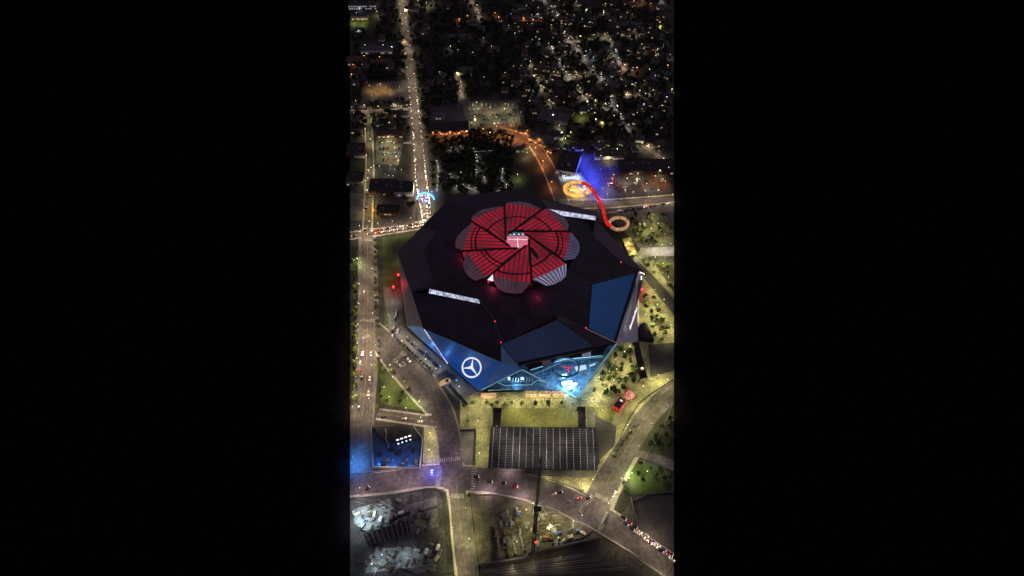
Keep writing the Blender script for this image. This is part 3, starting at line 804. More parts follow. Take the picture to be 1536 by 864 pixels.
    for A, D, E_ in ((Sa, da, Ea),):
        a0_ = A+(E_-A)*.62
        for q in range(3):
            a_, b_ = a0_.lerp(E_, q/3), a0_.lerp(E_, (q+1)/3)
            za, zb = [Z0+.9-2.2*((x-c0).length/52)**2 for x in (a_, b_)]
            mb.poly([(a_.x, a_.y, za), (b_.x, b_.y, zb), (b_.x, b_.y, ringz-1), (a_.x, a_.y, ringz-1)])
    mb.build('petal_side', 'glow_red_soft', ptl)  # glow added here for the red light spilling onto the roof
    mb = MB(); zz = lambda p: Vector((p.x, p.y, Z0+1.35-2.2*((p-c0).length/52)**2))
    q_ = [Sa.lerp(Ea, t) for t in (0, .35, .7, 1.02)]
    for a_, b_ in zip(q_, q_[1:]): mb.beam(zz(a_), zz(b_), 2.1, .6)
    mb.build('petal_beam', 'beam_black', ptl)
mb = MB(); mb.beam(V(796, 372, Z0+1), V(813, 396, Z0-.5), 3.0, .6); mb.build('roof_gap', 'beam_black', ST)
mb = MB(); mb.poly([V(731, 420, 81), V(739, 411, 83), V(740, 422, 81)]); mb.build('roof_light', 'sign_white', ST)
for x, y, pw in ((737, 426, 3200), (806, 438, 2200), (690, 380, 2400)):   # added lamps for the red light escaping between the petals
    l = bpy.data.lights.new('gap_light', 'POINT'); l.energy = pw; l.color = (1, .04, .14); l.shadow_soft_size = 1.5; l.specular_factor = 0
    o = bpy.data.objects.new('gap_light', l); COL.objects.link(o); o.location = V(x, y, ringz+5); o.parent = ST
# field under the opening
fz = 62.0
mb = MB(); c0 = [V(x, y, fz) for x, y in ((746, 354), (808, 354), (808, 392), (746, 392))]; mb.poly(c0)
fo = mb.build('playing_field', 'pink_lit_field', ST)
mb = MB()
mb.beam(V(776, 357, fz+.2), V(777.5, 376, fz+.2), .8, .05); mb.beam(V(762, 359, fz+.2), V(792, 359.4, fz+.2), .6, .05); mb.build('field_marking', 'sign_white', fo)
mb = MB(); mb.poly([V(740, 340, fz+6), V(812, 340, fz+6), V(812, 354, fz+.5), V(740, 354, fz+.5)]); mb.build('seating_stand', 'stands_teal', ST)
for x in (764, 770, 777, 783, 789):
    MB().beam(V(x, 351.5, fz+4), V(x+2.5, 351.6, fz+4), 1.2, .5).build('stand_light', 'screen_white', ST)
MB().beam(V(762, 348, Z0+1.2), V(786, 345, Z0+1.6), 2.2, .8).build('opening_truss', 'metal_dark', ST)
# emblem on the logo panel
def plane(a, b, c):
    n = (b-a).cross(c-a).normalized()
    if n.dot(Vector((0, 0, H))-a) < 0: n = -n
    return a, n
po, pn = plane(LC, DL, LBb)
def E(a, r, dz=0): return onplane(708.3+14.8*r*math.cos(a), 550+15.4*-r*math.sin(a), po, pn)+pn*(.9+dz)
mb = MB(); NN = 56
for i in range(NN):
    a0, a1 = 2*PI*i/NN, 2*PI*(i+1)/NN
    mb.quadbox([E(a0, .87), E(a1, .87), E(a1, 1), E(a0, 1)], [E(a0, .87, .4), E(a1, .87, .4), E(a1, 1, .4), E(a0, 1, .4)])
em = mb.build('emblem_ring', 'sign_white', ST)
mb = MB()
for a in (82, 184, 308):
    a = math.radians(a); q = [(0, 0), (a-1.05, .13), (a, .89), (a+1.05, .13)]
    mb.quadbox([E(b, r) for b, r in q], [E(b, r, .5) for b, r in q])
mb.build('emblem_star', 'sign_white', ST)
# lettering
def letters(name, txt, o, ux, uy, size, m, parent=ST, bold=.0, tall=1.0):
    cu = bpy.data.curves.new(name, 'FONT'); cu.body = txt; cu.size = 1; cu.extrude = .02; cu.offset = bold
    ob = bpy.data.objects.new(name, cu); COL.objects.link(ob)
    dg = bpy.context.evaluated_depsgraph_get(); dg.update(); me = bpy.data.meshes.new_from_object(ob.evaluated_get(dg))
    bpy.data.objects.remove(ob)
    xs = [q.co.x for q in me.vertices]; w = max(xs)-min(xs)
    nn = ux.cross(uy).normalized()
    s = size/w
    mtx = Matrix((ux.normalized()*s, uy.normalized()*s*tall, nn*s)).transposed().to_4x4(); mtx.translation = o
    me.transform(mtx); me.materials.clear(); me.materials.append(M(m))
    o2 = bpy.data.objects.new(name, me); COL.objects.link(o2); o2.parent = parent
    return o2
po, pn = plane(R10, BRm, B10)
t0, t1 = onplane(943.5, 495, po, pn)+pn*1.2, onplane(954, 463, po, pn)+pn*1.2
ux = t1-t0; uy = pn.cross(ux).normalized()
letters('sign_lettering', 'Mercedes-Benz', t0, ux, uy, ux.length, 'sign_text', bold=.03, tall=1.7)
# glass front
tip = V(864.3, 596.5, 0); G3 = V(838, 584, 2.0); G4 = V(855, 591, .5)
gpanes = [[V(722, 584.5, 1.5), V(782.5, 554.6, 43.5), G3], [GT, DB+Vector((0, 0, -1.5)), R10+Vector((0, -.5, -1)), tip, G4]]
for g in gpanes: MB().poly(g).build('glass_wall', 'glass_clear', ST)
mb = MB()
for a, b, w in ((V(722, 584.5, 1.5), GT, .7), (GT, G4, .9), (R10, tip, 1.0), (G4, tip, .8), (V(800, 561.5, 35), V(846, 541, 43), .5), (V(846, 541, 43), V(905, 535, 33), .5)):
    mb.beam(a+Vector((0, -.5, .2)), b+Vector((0, -.5, .2)), w, w)
for a, b in (((832, 556, 26), (832, 580, 6)), ((853, 548, 32), (853, 589, 3)), ((868, 552, 28), (868, 588, 6)), ((884, 540, 34), (884, 566, 18)), ((815, 553, 36), (815, 570, 22)), ((806, 566, 28), (893, 552, 26))):
    mb.beam(V(*a)+Vector((0, -.6, 0)), V(*b)+Vector((0, -.6, 0)), .22, .22)
mb.build('mullion', 'sign_cyan', ST)
GB = V(925, 515.2, 0)
MB().poly([tip, GB, R10]).build('glass_wall', 'glass_clear', ST); facet('wall', [R10, GB, B10], 'st_wall_grey')
MB().poly([V(x, y, .5) for x, y in ((722, 585.5), (838, 585.5), (863.5, 595), (924, 515.5), (893, 515), (778, 538), (735, 572))]).build('concourse_floor', 'floor_in', ST)
mb = MB(); q = [V(x, y, 9) for x, y in ((795, 556), (846, 540), (903, 534.5), (915, 512), (893, 512), (778, 536))]
mb.quadbox(q, [x+Vector((0, 0, .8)) for x in q]); mb.build('balcony', 'st_brown', ST)
mb = MB(); q = [V(x, y, 9.85) for x, y in ((796, 555.5), (846, 539.6), (903, 534))]
for a, b in zip(q, q[1:]): mb.beam(a+Vector((0, 0, .6)), b+Vector((0, 0, .6)), .4, 1.2)
mb.build('balustrade', 'sign_cyan', ST)
def panel(name, pts, z, m):
    MB().poly([V(x, y, z) for x, y in pts]).build(name, m, ST)
panel('screen', [(862, 550), (878.5, 547), (880, 553.5), (864.5, 558)], 18, 'screen_white')
for q_ in ([(842, 574), (849, 571.5), (849.5, 577), (844, 578.5)], [(852, 571), (858, 571), (858, 576), (852, 577)], [(853, 580), (860, 579), (860, 583), (854, 584)], [(861, 574), (866, 574.5), (865, 578), (861, 578)]): panel('floor_light', q_, 3, 'screen_hot')
panel('floor_light', [(842, 561), (850, 560), (852, 566), (844, 568)], 6, 'screen_white')
panel('floor_light', [(884, 548), (893, 544.5), (893, 547), (885, 550)], 14, 'screen_white')
panel('floor_light', [(762, 566), (765, 565.5), (765.5, 569.5), (762.3, 570)], 8, 'screen_hot')
panel('floor_light', [(781, 566), (785, 565.5), (785.5, 569.5), (781.3, 570)], 8, 'screen_hot')
panel('screen', [(873, 531), (886, 527.5), (886.5, 534.5), (873.5, 536)], 30, 'petal_rib_white')
panel('screen', [(812, 542), (826, 539), (828, 546), (815, 550)], 30, 'petal_tip')
mb = MB(); c = V(848, 552, 20)
for i in range(28):
    a0, a1 = 2*PI*i/28, 2*PI*(i+1)/28; f = lambda a, r, z: (c.x+math.cos(a)*r, c.y+math.sin(a)*r*.8, c.z+z)
    mb.quadbox([f(a0, 11.6, 0), f(a1, 11.6, 0), f(a1, 13, 0), f(a0, 13, 0)], [f(a0, 11.6, 2), f(a1, 11.6, 2), f(a1, 13, 2), f(a0, 13, 2)])
mb.build('video_ring', 'st_blue_dim', ST)
mb = MB()
for i in range(5): mb.box(c.x+2+R.uniform(-3.5, 3.5), c.y+R.uniform(-3, 3), c.z-1+i*.02, R.uniform(2, 4), R.uniform(1.2, 2.6), .3, R.uniform(0, 3))
mb.build('screen', 'screen_red', ST)
for i in range(12):
    MB().beam(V(752+i*4.2, 573, 6), V(753+i*4.2, 566.5, 9), .5, .5).build('column', 'sign_cyan', ST)
mb = MB(); mb.beam(V(745, 573, 10), V(757, 578.5, 6), .7, .7); mb.beam(V(757, 578.5, 6), V(797, 577, 6), .7, .7); mb.beam(V(797, 577, 6), V(806, 570, 8), .7, .7); mb.beam(V(806, 570, 8), V(824, 575, 5), .7, .7)
mb.build('balustrade', 'sign_cyan', ST)
for x, y, z, pw in ((849, 575, 7, 22000), (860, 575, 7, 22000), (852, 566, 10, 9000), (824, 566, 9, 3500), (775, 572, 8, 5000), (885, 546, 12, 5000)):
    l = bpy.data.lights.new('hall_light', 'POINT'); l.energy = pw; l.color = (.38, .7, 1); l.shadow_soft_size = 1.5
    o = bpy.data.objects.new('hall_light', l); COL.objects.link(o); o.location = V(x, y, z); o.parent = ST
# dark plinth under the left glass and the small name over the doors
s0, s1 = V(732, 585.2, 2.2), V(764, 583.2, 2.2)
letters('sign_lettering', 'MERCEDES-BENZ STADIUM', s0+Vector((0, -1.2, .4)), s1-s0, Vector((0, .35, 1)), (s1-s0).length, 'sign_cyan', bold=.02)
mb = MB(); mb.beam(V(727, 587, 1.0), V(786, 586.3, 1.0), 1.0, 1.6); mb.build('plinth', 'beam_black', ST)
# roof masts and beacons
def beacon(x, y, z, h, pole=True):
    b = V(x, y, z)
    m_ = MB().tube(b, b+Vector((0, 0, h)), .3, .2, 6).build('mast', 'metal_grey', ST)
    s = MB(); s.tube(b+Vector((0, 0, h)), b+Vector((0, 0, h+.8)), .32, .25, 8); s.build('beacon', 'lamp_glow_red', m_)
beacon(743, 503, 66, 20); beacon(751.5, 515, 64.5, 1); beacon(879, 493, 67, 1); beacon(928, 411, 66, 16); pass
for i in range(5): MB().tube(V(960+i*1.6, 408+i*.8, 59), V(960+i*1.6, 408+i*.8, 61.5), .35, .3, 6).build('roof_light', 'lamp_glow_white', ST)
for i in range(4):
    a = V(962, 416+i*3, 50-i*4); MB().tube(a, a+Vector((0, 0, 1.2)), .35, .3, 6).build('roof_light', 'lamp_glow_white', ST)
# three lit entrance bays
for x in (788.5, 809, 829.5):
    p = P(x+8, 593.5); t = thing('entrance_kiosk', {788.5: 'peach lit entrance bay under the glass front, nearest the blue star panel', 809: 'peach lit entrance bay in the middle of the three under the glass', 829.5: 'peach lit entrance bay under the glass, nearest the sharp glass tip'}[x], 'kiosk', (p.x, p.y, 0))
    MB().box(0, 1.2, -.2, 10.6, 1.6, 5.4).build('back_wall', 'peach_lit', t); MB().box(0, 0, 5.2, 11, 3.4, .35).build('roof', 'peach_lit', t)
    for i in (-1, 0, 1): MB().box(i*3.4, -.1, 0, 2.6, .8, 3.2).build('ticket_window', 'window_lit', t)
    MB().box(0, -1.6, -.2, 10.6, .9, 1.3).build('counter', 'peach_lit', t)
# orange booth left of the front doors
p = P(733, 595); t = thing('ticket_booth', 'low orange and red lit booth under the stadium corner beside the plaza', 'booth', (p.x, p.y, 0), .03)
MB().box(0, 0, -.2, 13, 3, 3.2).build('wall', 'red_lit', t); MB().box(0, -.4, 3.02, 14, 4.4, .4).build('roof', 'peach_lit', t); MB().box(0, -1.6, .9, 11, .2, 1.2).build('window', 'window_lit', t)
# loading dock
p = P(667, 571); t = thing('loading_dock', 'small flat roofed dock with a peach lit doorway beside the curved road', 'dock building', (p.x, p.y, 0), .5)
MB().box(0, 3, -.2, 11, 7, 4.5).build('wall', 'wall_grey', t); MB().box(0, 3, 4.31, 12, 8, .4).build('roof', 'roof_dark', t)
MB().box(-.5, -2.2, .05, 11, 3.4, .3).build('ramp', 'peach_lit', t); MB().box(1.6, -1.6, .4, 2.4, 2, 1.8).build('bin', 'metal_dark', t); MB().box(-1, -.55, .4, 7.5, .12, 3.2).build('door', 'peach_lit', t)
# ================================================================== FIXED STRUCTURES
def slat_canopy(name, c, z, label, nb, ns, beam_m='steel_white', bw=.5, posts=True, cat='canopy', slab=True):
    """slatted roof over four photo corners (c: top-left, top-right, bottom-right, bottom-left)"""
    t = thing(name, label, cat); q = [P(x, y, z) for x, y in c]
    L = lambda a, b: q[0].lerp(q[1], a).lerp(q[3].lerp(q[2], a), b)
    up = Vector((0, 0, 1))
    if slab: MB().quadbox([x-up*.25 for x in q], [x-up*.02 for x in q]).build('roof_deck', 'slat_dark', t)
    mb = MB()
    for i in range(ns):
        b = (i+.5)/ns
        if nb and abs(b-.43) < .02: continue
        mb.beam(L(0, b)+up*.12, L(1, b)+up*.12, .45, .2)
    mb.build('slat', 'concrete_dark' if nb > 10 else 'metal_dark' if nb else 'slat_dark', t)
    for i in range(nb): 
        a = (i+.5)/nb; MB().beam(L(a, 0)+up*.42, L(a, 1)+up*.42, bw, .35).build('roof_beam', beam_m, t)
    for a, b in ((.01, .02), (.99, .02), (.99, .98), (.01, .98)) + (((.33, .02), (.66, .02), (.33, .98), (.66, .98)) if nb > 4 else ()):
        s = L(a, b); MB().tube((s.x, s.y, -.2), (s.x, s.y, z-.26), .3, .3, 6).build('post', 'metal_dark', t)
    return t
slat_canopy('parking_canopy', [(736, 641), (894, 643), (897, 705), (732, 702)], 9, 'huge dark slatted canopy with many pale beams between plaza and crossing', 16, 18, bw=.3)
slat_canopy('stair_canopy', [(740, 612), (752, 612), (751, 640), (739, 640)], 7, 'narrow dark slatted stair cover at the plaza, on the curved road side', 0, 14)
slat_canopy('stair_canopy', [(866, 610), (878, 610), (879, 641), (867, 641)], 7, 'narrow dark slatted stair cover at the plaza, on the red truck side', 0, 14)
slat_canopy('stair_canopy', [(949, 513), (958, 512), (971, 566), (960, 569)], 7, 'long slanted slatted stair cover beside the grey stadium wall', 0, 26)
p = P(968, 506); t = thing('utility_block', 'dark rounded block behind the long slanted stair cover', 'utility building', (p.x, p.y, 0))
mb = MB(); q = [P(x, y) for x, y in ((958, 512), (958, 492), (964, 488), (970, 490), (980, 514))]; mb.quadbox([(a.x-p.x, a.y-p.y, -.2) for a in q], [(a.x-p.x, a.y-p.y, 5) for a in q]); mb.build('wall', 'roof_dark', t)
mb = MB(); mb.quadbox([((a.x-p.x)*.9, (a.y-p.y)*.9, 5.01) for a in q], [((a.x-p.x)*.9, (a.y-p.y)*.9, 5.5) for a in q]); mb.build('roof', 'slat_dark', t)
# red show truck with a stage behind
p, q = P(929, 609), P(940, 594); hd = math.atan2(q.y-p.y, q.x-p.x)
t = thing('show_truck', 'red lit truck with black roof and white letters parked on the plaza', 'truck', (p.x, p.y, .3), hd)
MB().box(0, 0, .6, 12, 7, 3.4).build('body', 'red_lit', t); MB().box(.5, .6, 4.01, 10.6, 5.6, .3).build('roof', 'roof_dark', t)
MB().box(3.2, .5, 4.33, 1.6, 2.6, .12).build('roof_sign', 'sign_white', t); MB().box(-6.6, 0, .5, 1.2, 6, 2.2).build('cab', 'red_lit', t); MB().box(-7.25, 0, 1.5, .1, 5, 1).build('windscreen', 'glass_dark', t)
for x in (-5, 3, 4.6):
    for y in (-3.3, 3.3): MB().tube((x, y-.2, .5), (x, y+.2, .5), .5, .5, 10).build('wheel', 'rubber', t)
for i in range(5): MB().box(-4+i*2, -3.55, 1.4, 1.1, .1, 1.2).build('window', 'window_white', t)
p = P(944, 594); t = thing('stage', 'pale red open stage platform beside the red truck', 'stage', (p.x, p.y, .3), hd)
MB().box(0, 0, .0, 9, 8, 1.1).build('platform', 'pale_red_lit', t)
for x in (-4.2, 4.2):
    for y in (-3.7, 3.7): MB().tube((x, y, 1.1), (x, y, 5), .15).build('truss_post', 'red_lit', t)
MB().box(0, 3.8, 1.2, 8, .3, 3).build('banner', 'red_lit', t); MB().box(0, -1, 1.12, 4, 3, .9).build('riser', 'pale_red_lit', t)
# gold marquee beyond the right wall
q = [P(x, y) for x, y in ((933, 362), (945, 360), (956, 385), (943, 388))]; p = sum(q, Vector())/4
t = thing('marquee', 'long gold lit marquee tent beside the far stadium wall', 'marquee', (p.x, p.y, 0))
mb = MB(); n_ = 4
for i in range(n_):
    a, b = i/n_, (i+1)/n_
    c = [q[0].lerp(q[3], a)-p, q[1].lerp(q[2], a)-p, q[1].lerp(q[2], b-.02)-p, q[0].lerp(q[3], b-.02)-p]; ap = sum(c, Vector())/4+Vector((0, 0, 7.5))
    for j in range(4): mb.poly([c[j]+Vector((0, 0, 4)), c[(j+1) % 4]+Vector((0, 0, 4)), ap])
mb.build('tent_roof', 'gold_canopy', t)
for a in q: MB().tube((a.x-p.x, a.y-p.y, -.1), (a.x-p.x, a.y-p.y, 4), .15).build('post', 'steel_white', t)
# curling lit footbridge
t = thing('footbridge', 'curling red and gold lit footbridge with a ring ramp at each end', 'footbridge')
def deck(pts, w, m, railm, nm):
    pts = [Vector(p) for p in smooth_line([tuple(p) for p in pts], 6)]
    mb, rl = MB(), MB()
    for i in range(len(pts)-1):
        a, b = pts[i], pts[i+1]; d = (b-a).normalized(); n = Vector((-d.y, d.x, 0)).normalized()*w/2; dn = Vector((0, 0, .5))
        mb.quadbox([a-n-dn, b-n-dn, b+n-dn, a+n-dn], [a-n, b-n, b+n, a+n])
        for s in (-1, 1): rl.beam(a+n*s*1.0+Vector((0, 0, .95)), b+n*s*1.0+Vector((0, 0, .95)), .28, 1.5)
    o = mb.build(nm, m, t); rl.build('railing', railm, o)
    for i in range(3, len(pts)-2, 9):
        a = pts[i]
        if a.z > 2: MB().tube((a.x, a.y, -.2), (a.x, a.y, a.z-.5), .45, .45, 8).build('pier', 'concrete_dark', t)
def ringpts(cx, cy, rx, ry, a0, a1, z0, z1, n=14):
    return [P(cx+rx*math.cos(math.radians(a0+(a1-a0)*i/n)), cy-ry*math.sin(math.radians(a0+(a1-a0)*i/n)), z0+(z1-z0)*i/n) for i in range(n+1)]
deck(ringpts(866, 284, 19, 10.5, -60, -400, 1, 8, 18), 3.6, 'bridge_gold', 'bridge_gold', 'ramp')
deck([P(872, 274.5, 8), P(880, 277, 8), P(889, 286, 8.6), P(897, 299, 9), P(904, 313, 9), P(907, 326, 8.6), P(911, 336, 8.2), P(918, 341, 8)], 3.2, 'bridge_red', 'bridge_red', 'deck')
deck(ringpts(928, 336, 14, 9, 215, 560, 8, 1, 18), 2.8, 'bridge_pink', 'bridge_pink', 'ramp')
# blue arch over the avenue
p0, p1 = P(625.5, 300), P(651.5, 300); t = thing('street_arch', 'glowing blue arch spanning the avenue behind the stadium', 'arch', tuple((p0+p1)/2))
mb = MB(); w = (p1-p0).length/2; pr = None
for i in range(19):
    a = PI*i/18; c = Vector((math.cos(a)*w, 0, math.sin(a)*11))
    if pr is not None: mb.tube(pr, c, .75, .75, 8)
    pr = c
mb.build('arch_tube', 'arch_glow', t)
for s in (-1, 1): MB().box(s*w, 0, -.2, 1.6, 1.6, 1.2).build('footing', 'concrete', t)
for x, y in ((858, 284), (868, 286), (876, 284)): flood(x, y, 'amber', 5500, 'inside the gold ring of the footbridge', 5)
# added glowing slab standing in for the white lit wall by the black block
p = P(857, 271); t = thing('lit_wall_slab', 'glowing white slab standing in for the white lit wall by the black block', 'canopy', (p.x, p.y, 0), .06)
MB().box(0, 0, 4, 21, 4.2, .5).build('roof', 'screen_white', t)
for sx in (-9.5, 0, 9.5):
    for sy in (-1.8, 1.8): MB().tube((sx, sy, -.1), (sx, sy, 4), .12).build('post', 'steel_white', t)
# crane
p = P(799, 832); t = thing('tower_crane', 'dark lattice tower crane rising from the construction yard', 'crane', (p.x, p.y, 0))
hc = 96
mb = MB()
for sx in (-1.1, 1.1):
    for sy in (-1.1, 1.1): mb.beam((sx, sy, -.3), (sx, sy, hc), .38, .38)
for i in range(24):
    z = i*4
    for a, b in (((-1.1, -1.1), (1.1, -1.1)), ((1.1, -1.1), (1.1, 1.1)), ((1.1, 1.1), (-1.1, 1.1)), ((-1.1, 1.1), (-1.1, -1.1))):
        mb.beam((*a, z), (*b, z+4), .28, .28)
mb.build('mast', 'crane_yellow', t)
MB().box(0, 0, hc+.05, 3.2, 3.2, 1.6).build('slewing_ring', 'crane_yellow', t); MB().box(2.2, -.4, hc+1, 1.8, 2.2, 2.4).build('cab', 'glass_dark', t)
j0 = Vector((0, 0, hc+3)); jt = P(812, 684, hc+3)-p; jd = (jt-j0).normalized(); jn = Vector((-jd.y, jd.x, 0))*.9
mb = MB(); jl = (jt-j0).length
st_, en = j0-jd*16, j0+jd*jl
for o_ in (jn, -jn, Vector((0, 0, 1.6))): mb.beam(st_+o_, en+o_, .34, .34)
nn = 26
for i in range(nn):
    a, b = st_.lerp(en, i/nn), st_.lerp(en, (i+1)/nn)
    mb.beam(a+jn, b-jn, .24, .24); mb.beam(a+jn, b+Vector((0, 0, 1.6)), .24, .24); mb.beam(a-jn, b+Vector((0, 0, 1.6)), .24, .24)
mb.build('jib', 'crane_yellow', t); c = j0-jd*14; MB().box(c.x, c.y, c.z-3, 2.4, 3, 3).build('counterweight', 'concrete_dark', t)
MB().tube((1.3, -1.5, 34), (1.3, -1.5, 35.6), .6, .6, 6).build('work_light', 'lamp_glow_red', t)
# beacons beside the stadium
for x, y, w_ in ((598, 416, 'farther of two between dark lawn and grey stadium wall'), (591, 434, 'nearer of two between dark lawn and grey stadium wall'), (962, 438, 'on the plaza side of the lettered stadium wall')):
    p = P(x, y); t = thing('beacon_post', 'big red post light, '+w_, 'beacon', (p.x, p.y, 0))
    MB().tube((0, 0, -.2), (0, 0, 3.2), .2, .2).build('post', 'metal_dark', t); MB().tube((0, 0, 3.2), (0, 0, 5.0), .95, .6, 10).build('lamp_globe', 'lamp_glow_red', t); bulb(t, 'red', 3500, 5.8, 0, 0)
# buildings of the blocks behind
B = building
B(576, 285, 31, 20, 8, .02, 'low dark roofed building on the avenue, nearer the far street', 'wall_brick', 'roof_dark', .1, 8, 4)
B(607, 287, 22, 18, 7, .02, 'dark roofed building with a brightly lit front beside the wide avenue', 'wall_white', 'roof_dark', .9, 6, 2)
B(586, 204, 33, 9, 5, .02, 'low building with an orange brown roof behind a car park', 'wall_brick', 'roof_brown', .6, 6, 0)
t = B(676, 196, 46, 18, 8, .05, 'orange lit church hall with a long dark roof', 'wall_brick', 'roof_dark', .7, 9, 0, 'church_hall', True)
MB().box(-18, -10.5, 0, 6, 3, 9).build('porch', 'wall_brick', t)
B(852, 252, 24, 36, 10, -.28, 'black flat roofed block beside the blue lit yard', 'wall_white', 'roof_dark', .3, 5, 6)
B(913, 236, 36, 11, 6, 0, 'long yellow lit low building in front of dark trees', 'wall_cream', 'roof_brown', .9, 10, 2)
B(968, 254, 66, 20, 7, .01, 'very long dark roofed shed behind the brown car park', 'roof_brown', 'roof_dark', .05, 12, 3, 'shed')
B(566, 78, 46, 12, 6, .02, 'teal lit low hall behind a row of trees', 'wall_white', 'roof_grey', .6, 8, 2, wm='window_white')
B(545, 12, 44, 12, 9, .02, 'long hall with rows of white lit windows at the far corner', 'wall_grey', 'roof_dark', .8, 12, 2, wm='window_white')
B(540, 28, 26, 9, 6, .02, 'pale hall lit beside the small far lawn', 'wall_cream', 'roof_grey', .5, 6, 1)
B(534, 95, 22, 12, 7, .05, 'orange lit house block beside the dark park', 'wall_brick', 'roof_brown', .6, 5, 0, 'house_block', True)
B(572, 97, 30, 10, 6, .05, 'low orange lit terrace behind black trees', 'wall_brick', 'roof_brown', .5, 7, 0)
B(618, 18, 22, 10, 7, .02, 'low hall with a pale wall beside the far avenue', 'wall_cream', 'roof_brown', .3, 5, 1)
B(538, 112, 16, 10, 6, .1, 'small red lit block beside the far side street', 'wall_brick', 'roof_dark', .5, 4, 1)
B(690, 58, 34, 10, 5, 0, 'long flat pale roofed shed among dark trees', 'wall_grey', 'roof_grey', .1, 6, 0, 'shed')
B(697, 110, 22, 14, 6, 0, 'pale lit hall standing alone in dark woods', 'wall_cream', 'roof_grey', .5, 5, 1)
B(658, 176, 14, 12, 5, .02, 'small pale building with a lit roof behind the church hall', 'wall_white', 'roof_grey', .2, 4, 1)
B(790, 35, 40, 8, 4, 0, 'low long red lit row building in the far trees', 'wall_brick', 'roof_brown', .9, 12, 0)
B(842, 34, 16, 10, 8, 0, 'bright orange lit block with banded front among far trees', 'wall_brick', 'roof_brown', 1, 5, 0)
B(950, 40, 44, 11, 5, .02, 'long pale lit building with a row of lit windows', 'wall_cream', 'roof_grey', .9, 9, 2)
B(812, 212, 30, 14, 6, -.3, 'grey roofed building on the orange lit street', 'wall_grey', 'roof_grey', .2, 5, 2)
B(835, 206, 18, 11, 6, -.3, 'small pale building with lit front on the orange street', 'wall_white', 'roof_dark', .5, 5, 1)
B(830, 178, 40, 18, 6, -.25, 'wide grey roofed hall behind the orange street', 'wall_grey', 'roof_grey', 0, 5, 2)
B(936, 128, 30, 8, 4, .1, 'low white roofed building on a suburban corner', 'wall_white', 'roof_grey', .4, 5, 0)
B(535, 228, 22, 16, 7, 0, 'dark block on the narrow street beyond the junction', 'wall_brick', 'roof_dark', .1, 5, 1)
B(534, 272, 20, 16, 7, 0, 'dark flat block beside the yellow lit narrow street', 'wall_grey', 'roof_dark', .1, 5, 1)
B(583, 318, 26, 12, 5, -.05, 'low dark building in the orange lit yard before the wide avenue', 'wall_brick', 'roof_dark', .2, 6, 2)
# pit beside the curved road
p = P(598, 668); t = thing('site_compound', 'dark walled site compound with a row of white lit panels', 'site compound', (p.x, p.y, 0))
q = [P(x, y)-p for x, y in ((558, 642), (620, 640), (634, 660), (630, 704), (560, 702))]
for i in range(5):
    a, b = q[i], q[(i+1) % 5]; s = Vector((-(b-a).y, (b-a).x, 0)).normalized()*.3
    MB().quadbox([x+Vector((0, 0, -.2)) for x in (a+s, b+s, b-s, a-s)], [x+Vector((0, 0, 3.2+i*.01)) for x in (a+s, b+s, b-s, a-s)]).build('wall', 'wall_grey', t)
MB().quadbox([(x.x*.96, x.y, 3.3) for x in (q[0], q[1], q[2]*.9, P(574, 664)-p)], [(x.x*.96, x.y, 3.6) for x in (q[0], q[1], q[2]*.9, P(574, 664)-p)]).build('roof', 'roof_dark', t)
for i in range(4):
    a = P(596.5+i*6, 660-i*2, 4)-p; MB().box(a.x, a.y, 4, 2.4, 1.1, .5, .25).build('light_panel', 'sign_text', t); MB().box(a.x+1, a.y-3.4, 3.7, .8, .6, .5).build('small_light', 'lamp_glow_white', t)
mb = MB(); pr = None
for x, y in ((578, 643), (580, 650), (578, 658), (582, 664), (583, 672)):
    a = P(x, y, 3.9)-p
    if pr is not None: mb.beam(pr, a, .35, .3)
    pr = a
mb.build('pipe', 'steel_white', t)
def box_thing(name, px, py, w, d, h, rz, m, label, cat, extra=None, group=None, z=0):
    p = P(px, py); t = thing(name, label, cat, (p.x, p.y, z), rz, group)
    MB().box(0, 0, -.1, w, d, h+.1).build('body', m, t)
    mb = MB()
    for k in range(int(w//1.2)): mb.box(-w/2+.6+k*1.2, 0, h+.002, .25, d*.96, .08)
    mb.build('roof_rib', 'metal_grey', t)
    MB().box(w/2+.04, 0, .1, .08, d*.86, h*.85).build('door', 'metal_grey', t)
    return t
for i, (x, y, rz) in enumerate(((570, 684, .1), (582, 690, .2), (596, 682, .0), (610, 690, .1), (620, 676, 1.5), (604, 697, .05), (576, 697, .1), (624, 694, 1.4), (588, 676, .3))):
    p = P(x, y); t = thing('generator', 'dark generator on the blue lit compound floor', 'generator', (p.x, p.y, .1), rz, 'generators on the blue lit compound floor')
    MB().box(0, 0, 0, 4.2, 2, 2.2).build('housing', 'car_grey' if i % 2 else 'metal_dark', t); MB().box(-1.2, 0, 2.21, 1, 1.4, .3).build('vent', 'metal_dark', t); MB().tube((1.5, .4, 2.2), (1.5, .4, 3), .12).build('exhaust', 'metal_grey', t)
